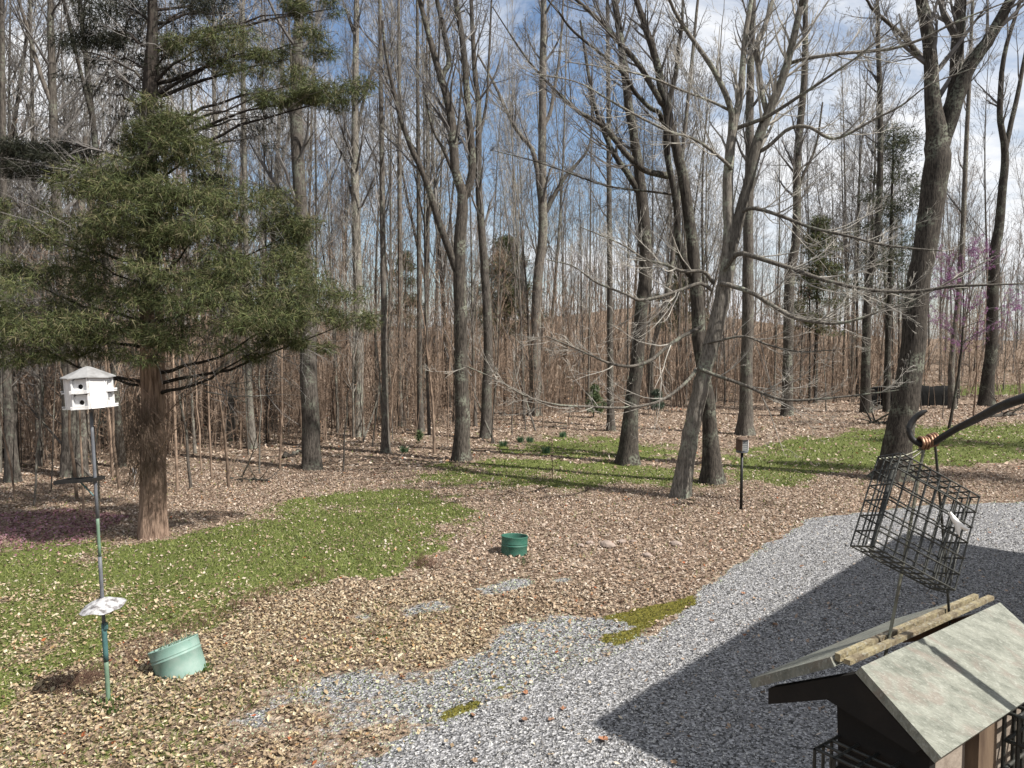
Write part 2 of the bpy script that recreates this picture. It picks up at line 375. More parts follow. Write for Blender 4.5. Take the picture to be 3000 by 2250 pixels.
for a in ((85000, 5.2, 8.6, .02, .07, True), (140000, 8.6, 12.5, .024, .068, False), (180000, 12.5, 24, .032, .078, False), (80000, 24, 48, .08, .16, False), (16000, 48, 85, .18, .34, False)):
    V, T, C = leaves(*a); mb.add(V, None, T, C)
o = mb.build('fallen_leaves', M_LEAF); tag(o, 'curled tan and brown fallen leaves covering the yard and the woodland floor', 'fallen leaves', kind='stuff')
def blades(n, y0, y1, h0, h1, wd):
    x, y = band(n, y0, y1, .74, 1); g, v, m_ = zones(x, y)
    k = rng.random(n) < (np.where(g > .22, g, g*.3)+.05*(1-v))*(.35+fbm(x*2.2, y*2.2, 61, 3)*1.2); x, y, g = x[k], y[k], g[k]; n = len(x)
    a = rng.uniform(0, 2*math.pi, n); h = rng.uniform(h0, h1, n); c = np.stack([x, y, height(x, y)-.005], -1)
    d = np.stack([np.cos(a), np.sin(a), 0*a], -1)*(wd*rng.uniform(.6, 1.4, n))[:, None]
    lean = rng.normal(0, .55, (n, 2))*h[:, None]
    tip = c + np.stack([lean[:, 0], lean[:, 1], h], -1)
    V = np.stack([c-d, c+d, tip], 1).reshape(-1, 3)
    cc = np.array([(.13, .18, .04), (.22, .27, .07), (.33, .37, .11), (.48, .46, .24)])[rng.choice(4, n, p=[.3, .36, .24, .10])]*rng.uniform(.7, 1.25, (n, 1))*(.65+.7*fbm(x*1.7, y*1.7, 66, 3))[:, None]
    return V, np.arange(3*n).reshape(-1, 3), np.repeat(cc, 3, 0)
mb = MB()
for a in ((90000, 6, 13, .03, .075, .007), (130000, 13, 22, .035, .085, .010), (60000, 22, 40, .05, .11, .02), (9000, 55, 85, .1, .3, .06)):
    V, T, C = blades(*a); mb.add(V, None, T, C)
o = mb.build('grass', M_GRASS); tag(o, 'short green lawn grass growing through the fallen leaves', 'grass', kind='stuff')
def stones(n, y0, y1, s0, s1):
    x, y = band(n, y0, y1, .74, 1); g, v, m_ = zones(x, y)
    k = rng.random(n) < np.where(v > .85, 1.0, np.where(v > .25, .35+v*.6, 0))*(1-m_*.8); x, y = x[k], y[k]; n = len(x)
    s = rng.uniform(s0, s1, n)*np.where(rng.random(n) < .06, 1.6, 1); a0 = rng.uniform(0, 6.28, n); c = np.stack([x, y, height(x, y)-.004], -1)
    vs_ = []
    for j in range(4):
        a = a0+j*1.5708+rng.normal(0, .22, n); r = s*rng.uniform(.35, .62, n); vs_.append(c+np.stack([np.cos(a)*r, np.sin(a)*r, 0*a], -1))
    vs_.append(c+np.stack([rng.normal(0, .15, n)*s, rng.normal(0, .15, n)*s, s*rng.uniform(.35, .75, n)], -1))
    V = np.stack(vs_, 1).reshape(-1, 3); b = np.arange(n)[:, None]*5
    T = np.concatenate([b+np.array([[j, (j+1) % 4, 4]]) for j in range(4)])
    cc = np.array([(.41, .405, .385), (.64, .635, .61), (.195, .19, .185), (.06, .06, .06), (.33, .30, .26)])[rng.choice(5, n, p=[.32, .26, .2, .17, .05])]*rng.uniform(.8, 1.15, (n, 1))*(.75+.5*fbm(x*.6, y*1.1, 77, 3))[:, None]
    cc = np.where((v[k] < .9)[:, None], cc*np.array([[.88, 1.0, .70]]), cc)
    return V, T, np.repeat(cc, 5, 0)
n = 60000; x, y = band(n, 6, 12.5); g, v, m_ = zones(x, y); k = rng.random(n) < np.where(m_ > .25, m_, m_*.3)*(.3+1.2*fbm(x*6, y*6, 91, 3)); x, y = x[k], y[k]; n = len(x)
c = np.stack([x, y, height(x, y)-.003], -1); a = rng.uniform(0, 6.28, n); d = np.stack([np.cos(a), np.sin(a), 0*a], -1)*.010; tip = c+rng.normal(0, .012, (n, 3))+[0, 0, .02]
cc = np.array([(.22, .20, .035), (.15, .15, .03), (.32, .28, .07), (.10, .09, .02)])[rng.integers(0, 4, n)]*rng.uniform(.8, 1.2, (n, 1))
o = mesh_obj('moss', np.stack([c-d, c+d, tip], 1).reshape(-1, 3), None, np.arange(3*n).reshape(-1, 3), M_GRASS, None, False, np.repeat(cc, 3, 0)); tag(o, 'low yellow-green moss growing along the edge of the gravel', 'moss', kind='stuff')
mb = MB()
for a in ((80000, 5.2, 10, .011, .027), (60000, 10, 15, .016, .034), (26000, 15, 22, .03, .05)):
    V, T, C = stones(*a); mb.add(V, None, T, C)
o = mb.build('gravel', M_STONE); tag(o, 'loose pale grey crushed stone covering the driveway', 'gravel', kind='stuff')

# ------------------------------------------------------------------ branch growing
def spawn(Pt, R, Ln, n, t0, t1, lf, ang, up, wob, Np, rr, rmin, tip=.25):
    B, Nn, _ = Pt.shape
    t = rng.uniform(t0, t1, (B, n)); f = t*(Nn-1); i = np.minimum(f.astype(int), Nn-2); fr = f-i
    bi = np.arange(B)[:, None]
    S = Pt[bi, i]*(1-fr)[..., None] + Pt[bi, i+1]*fr[..., None]
    T = Pt[bi, i+1]-Pt[bi, i]; T = T/(np.linalg.norm(T, axis=-1, keepdims=True)+1e-9)
    r0 = R[bi, i]*(1-fr)+R[bi, i+1]*fr
    rv = rng.normal(size=(B, n, 3)); rv -= (rv*T).sum(-1, keepdims=True)*T; rv /= np.linalg.norm(rv, axis=-1, keepdims=True)+1e-9
    a = rng.uniform(ang[0], ang[1], (B, n, 1)); d = T*np.cos(a)+rv*np.sin(a)
    Lc = (Ln[:, None]*lf*(1.15-.75*t)*rng.uniform(.65, 1.25, (B, n)))
    r = np.maximum(np.minimum(r0*rr, r0*.9)*rng.uniform(.7, 1.1, (B, n)), rmin)
    S = S.reshape(-1, 3); d = d.reshape(-1, 3); Lc = Lc.ravel(); r = r.ravel()
    pts = [S]; seg = Lc/(Np-1)
    for k in range(Np-1):
        d = d + np.array([[0, 0, up]]) + rng.normal(0, wob, d.shape); d /= np.linalg.norm(d, axis=1, keepdims=True)
        pts.append(pts[-1]+d*seg[:, None])
    tt = np.linspace(0, 1, Np)
    return np.stack(pts, 1), np.maximum(r[:, None]*(1-(1-tip)*tt)[None], rmin*.6), Lc
def catmull(pts, n):
    pts = np.asarray(pts, float); m = len(pts)
    if m == 2: pts = np.array([pts[0], (pts[0]+pts[1])/2, pts[1]]); m = 3
    ext = np.vstack([2*pts[0]-pts[1], pts, 2*pts[-1]-pts[-2]]); u = np.linspace(0, m-1, n); o = []
    for x in u:
        i = min(int(x), m-2); t = x-i; p0, p1, p2, p3 = ext[i:i+4]
        o.append(.5*((2*p1)+(-p0+p2)*t+(2*p0-5*p1+4*p2-p3)*t*t+(-p0+3*p1-3*p2+p3)*t**3))
    return np.array(o)
def crown(mb, stems, counts, t0s, lfs, angs, ups, wobs, rmin, k2=3):
    """stems: list of (P (N,3), R (N,), length). Grows levels of branches off them."""
    for (st, cnt_first, t0) in stems:
        Pt, R, Ln = st[0][None], st[1][None], np.array([st[2]])
        n = cnt_first
        for lv in range(len(counts)+1):
            if n <= 0: break
            Np = (7, 5, 3, 3)[min(lv, 3)]
            Pt, R, Ln = spawn(Pt, R, Ln, n, t0 if lv == 0 else .2, 1.0, lfs[lv], angs[lv], ups[lv], wobs[lv], Np, (.42, .55, .62, .7)[min(lv, 3)], rmin)
            mb.tubes(Pt, R, (5, 3, 3, 3)[min(lv, 3)] if k2 == 3 else 3)
            n = counts[lv] if lv < len(counts) else 0

def traced_tree(label, cat, D, stems, mat, tmat, dens=1.0, t0=.35, limbname='limb', rmin=.005, flare=1.28, levels=(6, 4, 2), lf0=.34, name='bare_tree', group=None, blen=None):
    """stems: [ [pts (px,py,width)], depth shift at end, side-branch count, first t ]"""
    px, py, wpx = stems[0][0][0]
    b = P(px, py, D); zb = float(height(b[0], b[1])); base = np.array([b[0], b[1], zb])
    root = empty(name, label, cat, tuple(base), group)
    cr = MB(); growers = []
    for si, (pts, dd, cnt, tt) in enumerate(stems):
        n = len(pts); arr = []; rad = []
        for j, (x, y, wv) in enumerate(pts):
            if isinstance(dd, tuple): off = dd[0]+(dd[1]-dd[0])*j/(n-1)
            else: off = dd*j/(n-1)
            Dj = D+off; arr.append(P(x, y, Dj)); rad.append(wv/2*Dj/FPX)
        arr = np.array(arr); rad = np.array(rad)
        if si == 0: arr[0] = base - np.array([0, 0, .12])
        if pts[-1][1] <= 5:   # goes on above the frame
            d = arr[-1]-arr[-2]; d /= np.linalg.norm(d); L_ = 5.5 if rad[-1] > .05 else 3
            arr = np.vstack([arr, arr[-1]+d*L_*.5, arr[-1]+d*L_+np.array([0, 0, .5])]); rad = np.concatenate([rad, [rad[-1]*.6, rad[-1]*.22]])
        K = max(14, len(arr)*3)
        C = catmull(arr, K); rr = np.interp(np.linspace(0, len(arr)-1, K), np.arange(len(arr)), rad)
        seglen = np.linalg.norm(np.diff(C, axis=0), axis=1).sum()
        C[1:-1] += rng.normal(0, .05, (K-2, 3))*rr[1:-1, None]
        k = 14 if rr.max() > .12 else (8 if rr.max() > .04 else 5)
        m2 = MB()
        if si == 0 and flare > 1:
            fl = 1 + (flare-1)*np.exp(-np.linspace(0, seglen, K)/.35)
            C2 = np.vstack([C[0], C[0]*.8+C[1]*.2, C[0]*.55+C[1]*.45, C[1:]])
            s_ = np.concatenate([[0], np.cumsum(np.linalg.norm(np.diff(C2, axis=0), axis=1))])
            r2 = np.concatenate([[rr[0]]*3, rr[1:]])*(1+(flare-1)*np.exp(-s_/.32)); m2.tubes(C2, r2, k)
            vv = m2.v[-1].reshape(len(C2), k, 3); lob = 1+.22*np.sin(np.arange(k)*2*math.pi/k*4+px)[None, :, None]*np.exp(-s_/.35)[:, None, None]
            m2.v[-1] = (C2[:, None, :]+(vv-C2[:, None, :])*lob).reshape(-1, 3)
        else: m2.tubes(C, rr, k)
        m2.build('trunk' if si == 0 else limbname, mat, root, True, base)
        idx7 = np.linspace(0, K-1, 12).round().astype(int)
        growers.append(((C[idx7], rr[idx7], min(seglen, 9.) if blen is None else blen), int(cnt*dens), tt))
    crown(cr, growers, levels, t0, (lf0, .55, .55, .55), ((.35, .95), (.3, .85), (.35, .9), (.4, .9)), (.10, .05, .03, .02), (.09, .11, .13, .15), rmin)
    c = cr.build('crown', tmat, root, False, base)
    return root
# ------------------------------------------------------------------ background trees: a few kinds, copied
def forest_tree(h, r, nbr, seed, lean=.02, lowb=.35, mat=None, tmat=None, rmin=.0085, levels=(6, 4), split=False, name='bare_tree'):
    root = bpy.data.objects.new(name, None); COL.objects.link(root)
    st = rng.normal(0, lean, 2)*h; K = 12; t = np.linspace(0, 1, K)
    C = np.stack([st[0]*t**1.5+np.sin(t*5+seed)*.012*h*t, st[1]*t**1.5+np.cos(t*4+seed)*.012*h*t, t*h-.15], -1)
    rr = r*(1-.86*t**1.1); rr[0] *= 1.35
    m2 = MB(); m2.tubes(C, rr, 9); gr = [((C, rr, h*.9), nbr, lowb)]
    if split:
        for sgn in (-1, 1)[:1 if split == 1 else 2]:
            i = int(K*rng.uniform(.3, .5)); d = np.array([sgn*rng.uniform(.14, .24), rng.normal(0, .1), 1.]); tt = np.linspace(0, 1, 9)[:, None]
            C3 = C[i]+d*h*(.55)*tt+np.array([-sgn*.03*h, 0, 0])*tt**2; r3 = rr[i]*.75*(1-.8*tt[:, 0]); m2.tubes(C3, r3, 7)
            gr.append(((C3, r3, h*.6), int(nbr*.7), .15))
    m2.build('trunk', mat or M_MID, root, True)
    cr = MB(); crown(cr, gr, levels, .3, (.26, .55, .55, .5), ((.35, .85), (.35, .9), (.35, .9), (.4, 1)), (.14, .07, .05, .03), (.08, .10, .12, .15), rmin)
    cr.build('crown', tmat or M_TWIG, root, False)
    return root
protos = []
for i in range(10):
    protos.append(forest_tree(rng.uniform(21, 27), rng.uniform(.07, .13), int(rng.uniform(22, 32)), i, split=(0, 1, 0, 2, 0, 1, 0, 0, 2, 0)[i], lowb=rng.uniform(.15, .38),
                              mat=(M_MID, M_DARK, M_PALE, M_MID)[i % 4], tmat=(M_TWIG, M_TWIG, M_TWIGP)[i % 3], levels=(7, 4, 1) if i < 6 else (7, 4)))
def edgeD(px):
    return np.interp(px, [-400, 0, 400, 900, 1250, 1450, 1650, 2200, 2600, 3400], [22, 22.5, 24, 28.5, 32, 35, 40, 46, 50, 52])
heroXY = []
edge_ = 0
def place(o, x, y, s, rz, sx=1.0):
    o.location = (x, y, float(height(x, y))-.02); o.scale = (s*sx, s*sx, s); o.rotation_euler = (rng.normal(0, .018), rng.normal(0, .018), rz)
used = [False]*10; pos = []; BGT = []; SAPL = []
tries = 0
while len(pos) < 120 and tries < 9000:
    tries += 1
    px = rng.uniform(-250, 3250); e = float(edgeD(px)); D = e + rng.exponential(19)*1.0 + 0.5
    if D > 98: continue
    x = (px-1500)/FPX*D
    if px > 2650 and 50 < D < 74 and rng.random() < .8: continue
    if any((x-a)**2+(D-b)**2 < 1.3**2 for a, b in pos): continue
    pos.append((x, D))
pos.sort(key=lambda p: p[1])
for n_, (x, y) in enumerate(pos):
    i = n_ % 10; o = protos[i] if not used[i] else copy_tree(protos[i]); used[i] = True
    s = rng.uniform(.78, 1.12); sx = rng.uniform(.45, 1.15) if rng.random() < .8 else rng.uniform(1.1, 1.5)
    place(o, x, y, s, rng.uniform(0, 6.28), sx)
    far = y > 52; ppx = 1500+x/y*FPX
    reg = 'behind the big cedar' if ppx < 850 else ('between cedar and forked tree' if ppx < 1340 else ('right of the forked tree' if ppx < 1840 else ('behind the multi-stemmed tree' if ppx < 2250 else ('right of the pole feeder' if ppx < 2640 else 'right of the oak'))))
    bk = ('grey', 'dark', 'pale-barked', 'grey')[i % 4]; sh = ('slim', 'forked', 'slim', 'twice-forked')[(0, 1, 0, 3, 0, 1, 0, 0, 3, 0)[i]]
    BGT.append((('distant ' if far else '')+sh+' '+bk+' tree', reg, ppx, o))
ORD = 'first second third fourth fifth sixth seventh eighth ninth tenth eleventh twelfth thirteenth fourteenth fifteenth sixteenth seventeenth eighteenth nineteenth twentieth'.split()
def rank(items, cat, grp):
    seen = {}
    for lab, reg, ppx, o in sorted(items, key=lambda q: q[2]): seen.setdefault((lab, reg), []).append(o)
    for (lab, reg), os_ in seen.items():
        for q, o in enumerate(os_):
            L_ = lab+' '+reg if len(os_) == 1 else ORD[min(q, 19)]+' '+lab+' from the left '+reg
            tag(o, L_, cat, grp+' '+reg)
up_ = []
for i in range(5): up_.append(forest_tree(rng.uniform(9, 14), rng.uniform(.045, .075), 24, 20+i, lean=.06, lowb=.12, mat=(M_MID, M_PALE)[i % 2], tmat=(M_TWIG, M_TWIGP, M_TWIG, M_BRUSH, M_TWIG)[i], levels=(7, 4), rmin=.006, split=(0, 1, 0, 2, 0)[i], name='understory_tree'))
US = []; ui = [False]*5
for q in range(75):
    px = rng.uniform(-200, 3200); y = edgeD(px)+rng.exponential(9)+.3; x = (px-1500)/FPX*y; i = q % 5; o = up_[i] if not ui[i] else copy_tree(up_[i]); ui[i] = True
    place(o, x, y, rng.uniform(.75, 1.25), rng.uniform(0, 6.28), rng.uniform(.8, 1.3)); ppx = 1500+x/y*FPX
    reg = 'behind the big cedar' if ppx < 850 else ('between cedar and forked tree' if ppx < 1340 else ('right of the forked tree' if ppx < 1840 else ('behind the multi-stemmed tree' if ppx < 2250 else ('right of the pole feeder' if ppx < 2640 else 'right of the oak'))))
    US.append(('short '+('leaning' if abs(o.rotation_euler[0])+abs(o.rotation_euler[1]) > .03 else 'twiggy')+(' forked' if i in (1, 3) else '')+' young tree', reg, ppx, o))
rank(BGT, 'tree', 'bare woodland trees'); rank(US, 'tree', 'short young trees under the tall ones')

# saplings: thin whips under the big trees
def sapling(h, r, nb, mat, bend=0.05, leafy=False, nm='sapling'):
    root = bpy.data.objects.new(nm, None); COL.objects.link(root); t = np.linspace(0, 1, 8)
    bd = rng.normal(0, bend, 2)*h
    C = np.stack([bd[0]*t**1.6+rng.normal(0, .012, 8)*h*t, bd[1]*t**1.6+rng.normal(0, .012, 8)*h*t, t*h-.08], -1); rr = r*(1-.8*t)
    m = MB(); m.tubes(C, rr, 6); m.build('stem', mat, root, True)
    c = MB(); crown(c, [((C, rr, h*.9), nb, .25)], (5, 2), .2, (.35, .5, .5), ((.4, 1.0), (.4, 1), (.4, 1)), (.08, .04, .02), (.1, .15, .2), .0045)
    c.build('twigs', mat, root)['kind'] = 'stuff'; return root
sp_ = [sapling(rng.uniform(4, 9), rng.uniform(.025, .05), 9, (M_BRUSH, M_PALE, M_MID, M_BRUSH)[i % 4]) for i in range(8)]
usd = [False]*8
SAP = [(225, 1460), (290, 1590), (560, 1430), (670, 1432), (245, 1500), (100, 1480), (150, 1440), (45, 1470), (620, 1400), (760, 1390), (1005, 1380), (1272, 1330), (1312, 1300), (1128, 1324), (1150, 1290), (350, 1430), (470, 1395),
       (2350, 1200), (2762, 1232), (2852, 1225), (2790, 1240), (2420, 1210), (2700, 1215), (520, 1440), (590, 1380), (1350, 1290), (1540, 1265), (1590, 1255), (1665, 1250), (1500, 1280), (1440, 1300), (330, 1400), (820, 1375), (1090, 1310)]
k = 0
def put_sap(x, y, rz, s, sx=1):
    global k
    i = k % 8; k += 1
    o = sp_[i] if not usd[i] else copy_tree(sp_[i]); usd[i] = True
    o.location = (x, y, float(height(x, y))); o.scale = (s*sx, s*sx, s); o.rotation_euler = (rng.normal(0, .05), rng.normal(0, .05), rz)
    ppx = 1500+x/y*FPX; reg = 'left of the cedar trunk' if ppx < 440 else ('right of the cedar trunk' if ppx < 915 else ('left of the forked tree' if ppx < 1350 else ('right of the forked tree' if ppx < 1850 else ('behind the multi-stemmed tree' if ppx < 2300 else 'around the black tarp pile'))))
    SAPL.append((('pale' if i % 4 == 1 else ('grey' if i % 4 == 2 else 'brownish'))+' sapling', reg, ppx, o)); return o
for (a, b_) in SAP:
    g = G(a, b_); put_sap(g[0], g[1], rng.uniform(0, 6.28), rng.uniform(.7, 1.2), rng.uniform(.8, 1.3))
for _ in range(110):
    px = rng.uniform(-200, 3200); D = edgeD(px) + rng.exponential(7)-1.0; put_sap((px-1500)/FPX*D, D, rng.uniform(0, 6.28), rng.uniform(.5, 1.2), rng.uniform(.5, 1.1))

rank(SAPL, 'sapling', 'thin saplings')
# leaning poles among the left woods
for i, (a, b_, lab) in enumerate([((0, 1090, 27), (300, 1500, 21), 'long thin pole-like dead tree leaning behind the birdhouse post'), ((1060, 1283, 30), (1125, 1100, 32), 'dark dead stem leaning against a grey trunk in the woods'),
                                  ((1450, 1290, 30), (1380, 1120, 33), 'crooked dead stem leaning left of the fork-branched trunk'), ((1570, 1260, 34), (1505, 1040, 36), 'thin dead stem leaning through the middle thicket')]):
    p0 = P(*a); p1 = P(*b_); lo, hi = (p0, p1) if p0[2] < p1[2] else (p1, p0)
    lo[2] = float(height(lo[0], lo[1]))-.05
    r_ = empty('leaning_dead_tree', lab, 'dead tree', tuple(lo)); m = MB(); c = catmull(np.array([lo, lo*.5+hi*.5+np.array([0, .1, -.12]), hi]), 9); m.tubes(c, np.linspace(.05, .02, 9), 6)
    m.build('trunk', M_MID, r_, True, lo); m = MB(); crown(m, [((c, np.linspace(.05, .02, 9), 5.), 9, .3)], (3,), .2, (.25, .5, .5), ((.4, 1), (.4, 1)), (.05, .05), (.12, .15), .004); m.build('twigs', M_BRUSH, r_, False, lo)['kind'] = 'stuff'

# thicket and far woods: nobody could count them
mb = MB(); n = 4600
px = rng.uniform(-300, 3300, n); D = edgeD(px) + rng.exponential(17, n) + 1; D = np.minimum(D, 130-rng.uniform(0, 30, n)); x = (px-1500)/FPX*D
keep = ~((px > 2650) & (D > 53) & (D < 74) & (rng.random(n) < .8)); x = x[keep]; D = D[keep]; n = len(x)
x = np.concatenate([x, rng.uniform(-75, 60, 700)]); D = np.concatenate([D, rng.uniform(82, 128, 700)]); n = len(x)
h = (1.2+8.8*rng.random(n)**1.5)*np.where(rng.random(n) < .1, 1.35, 1)*(.75+.5*fbm(x/5, D/5, 88, 2)); t = np.linspace(0, 1, 4)[None, :, None]
st = np.stack([x, D, height(x, D)-.05], -1)[:, None, :]; ln = rng.normal(0, .17, (n, 1, 2))
Cn = st + np.concatenate([ln*h[:, None, None]*t**1.4, h[:, None, None]*t], -1); Cn[:, 1:3, :2] += rng.normal(0, .09, (n, 2, 2))
Rn = (.006+.0024*h)[:, None]*(1-.75*np.linspace(0, 1, 4))[None]*(np.clip(D/45, .8, 1.8))[:, None]
mb.tubes(Cn, Rn, 3)
P2, R2, L2 = spawn(Cn, Rn, h*.9, 5, .12, 1, .48, (.5, 1.4), .05, .18, 3, .6, .006); mb.tubes(P2, R2, 3)
sel = rng.random(len(P2)) < .4; P3, R3, L3 = spawn(P2[sel], R2[sel], L2[sel], 2, .2, 1, .55, (.4, 1.1), .03, .15, 2, .7, .006); mb.tubes(P3, R3, 3)
o = mb.build('undergrowth', M_BRUSH); tag(o, 'dense brown thicket of thin stems and twigs filling the woods', 'undergrowth', kind='stuff')
# dry beech leaves held on the thicket
n = 46000; j = rng.integers(0, len(P2), n); tt = rng.random((n, 1)); c = P2[j, 1]*(1-tt)+P2[j, 2]*tt + rng.normal(0, .12, (n, 3)); s = rng.uniform(.03, .075, (n, 1))*np.clip(c[:, 1:2]/40, .7, 2)
c[:, 2] = np.maximum(c[:, 2], height(c[:, 0], c[:, 1])+.1)
a = rng.normal(size=(n, 3)); a /= np.linalg.norm(a, axis=1, keepdims=True); b2 = np.cross(a, rng.normal(size=(n, 3))); b2 /= np.linalg.norm(b2, axis=1, keepdims=True)
V = np.stack([c-a*s, c+b2*s*.6, c+a*s], 1).reshape(-1, 3)
cc = np.array([(.40, .25, .16), (.30, .19, .12), (.48, .34, .24)])[rng.integers(0, 3, n)]
o = mesh_obj('dry_leaves', V, None, np.arange(3*n).reshape(-1, 3), M_LEAF, None, False, np.repeat(cc, 3, 0)); tag(o, 'dry coppery leaves still clinging to the thicket stems', 'dry leaves', kind='stuff')
# far woods
mb = MB(); n = 340; px = rng.uniform(-500, 3500, n); D = rng.uniform(78, 165, n); x = (px-1500)/FPX*D; h = rng.uniform(16, 25, n)
K = 6; t = np.linspace(0, 1, K)[None, :, None]; st = np.stack([x, D, height(x, D)-.1], -1)[:, None, :]
Cn = st + np.concatenate([rng.normal(0, .03, (n, 1, 2))*h[:, None, None]*t**1.4, h[:, None, None]*t], -1)
Rn = (rng.uniform(.05, .15, n))[:, None]*(1-.85*np.linspace(0, 1, K))[None]; mb.tubes(Cn, Rn, 5)
P2, R2, L2 = spawn(Cn, Rn, h, 11, .3, 1, .26, (.3, .85), .14, .1, 4, .5, .025); mb.tubes(P2, R2, 3)
P3, R3, L3 = spawn(P2, R2, L2, 4, .2, 1, .5, (.35, 1), .08, .12, 2, .6, .014); mb.tubes(P3, R3, 3)
o = mb.build('far_woods', M_TWIG); tag(o, 'far-off wall of bare grey woods rising on the slope', 'woods', kind='stuff')
o = None

# ------------------------------------------------------------------ the trees that stand out, one by one
traced_tree('straight mid-grey tree rising behind the right side of the big cedar', 'tree', 24.0, [
    ([(915, 1397, 58), (910, 1250, 52), (905, 1085, 48), (895, 800, 42), (868, 400, 34), (872, 150, 30), (880, 0, 26)], 0, 26, .35)], M_MID, M_TWIG)
traced_tree('dark tree forking high into two steep stems, left of the slim straight trunk', 'tree', 25.7, [
    ([(1352, 1350, 50), (1352, 1150, 40), (1350, 950, 38), (1346, 750, 36), (1352, 650, 34), (1355, 570, 30), (1334, 497, 26), (1325, 384, 26), (1312, 294, 24), (1271, 158, 18), (1230, 0, 14)], 0, 20, .5),
    ([(1355, 585, 24), (1375, 542, 24), (1384, 475, 22), (1371, 316, 20), (1357, 136, 18), (1335, 0, 15)], .6, 14, .2),
    ([(1310, 300, 14), (1296, 226, 18), (1316, 181, 16), (1300, 90, 14), (1280, 0, 12)], .4, 10, .2),
    ([(1346, 815, 22), (1316, 732, 22), (1280, 633, 20), (1244, 520, 17), (1199, 420, 15), (1167, 325, 12), (1131, 158, 9), (1120, 60, 6)], -.8, 14, .3),
    ([(1325, 500, 10), (1300, 440, 9), (1265, 370, 7), (1240, 250, 5)], -.5, 8, .2)], M_DARK, M_TWIG)
traced_tree('slim straight tree with smooth pale trunk just right of the dark forked tree', 'tree', 31.5, [
    ([(1424, 1282, 36), (1427, 1150, 30), (1430, 1017, 27), (1424, 850, 26), (1417, 746, 24), (1402, 542, 20), (1402, 316, 17), (1392, 226, 15), (1385, 100, 13), (1380, 0, 11)], 0, 24, .35),
    ([(1405, 400, 9), (1425, 300, 8), (1432, 180, 7), (1440, 0, 5)], .3, 8, .2)], M_MID, M_TWIG)
traced_tree('straight grey tree with one branch sweeping left and one right, in mid woods', 'tree', 41.0, [
    ([(1566, 1214, 38), (1568, 1050, 32), (1573, 850, 29), (1590, 678, 28), (1588, 452, 24), (1592, 136, 20), (1592, 0, 16)], 0, 22, .4),
    ([(1585, 600, 16), (1565, 452, 14), (1520, 390, 12), (1488, 335, 10), (1452, 253, 8), (1400, 160, 5)], -.6, 12, .2),
    ([(1600, 620, 14), (1625, 570, 13), (1655, 520, 11), (1690, 480, 9), (1719, 443, 7), (1735, 390, 5)], .5, 10, .2),
    ([(1588, 380, 12), (1612, 330, 11), (1622, 270, 9), (1640, 160, 7), (1650, 0, 5)], .5, 8, .2)], M_MID, M_TWIG)
traced_tree('dark leaning-right tree between mid woods and the pale multi-stemmed tree', 'tree', 25.0, [
    ([(1838, 1357, 62), (1850, 1200, 42), (1868, 1040, 38), (1880, 900, 37), (1892, 760, 36), (1881, 588, 34), (1872, 500, 28), (1859, 407, 26), (1840, 300, 24), (1832, 226, 23), (1814, 90, 20), (1800, 0, 17)], 0, 22, .45),
    ([(1875, 570, 20), (1840, 510, 18), (1805, 461, 16), (1768, 384, 14), (1740, 300, 11), (1720, 190, 9), (1700, 60, 6)], -.7, 12, .2)], M_DARK, M_TWIG)
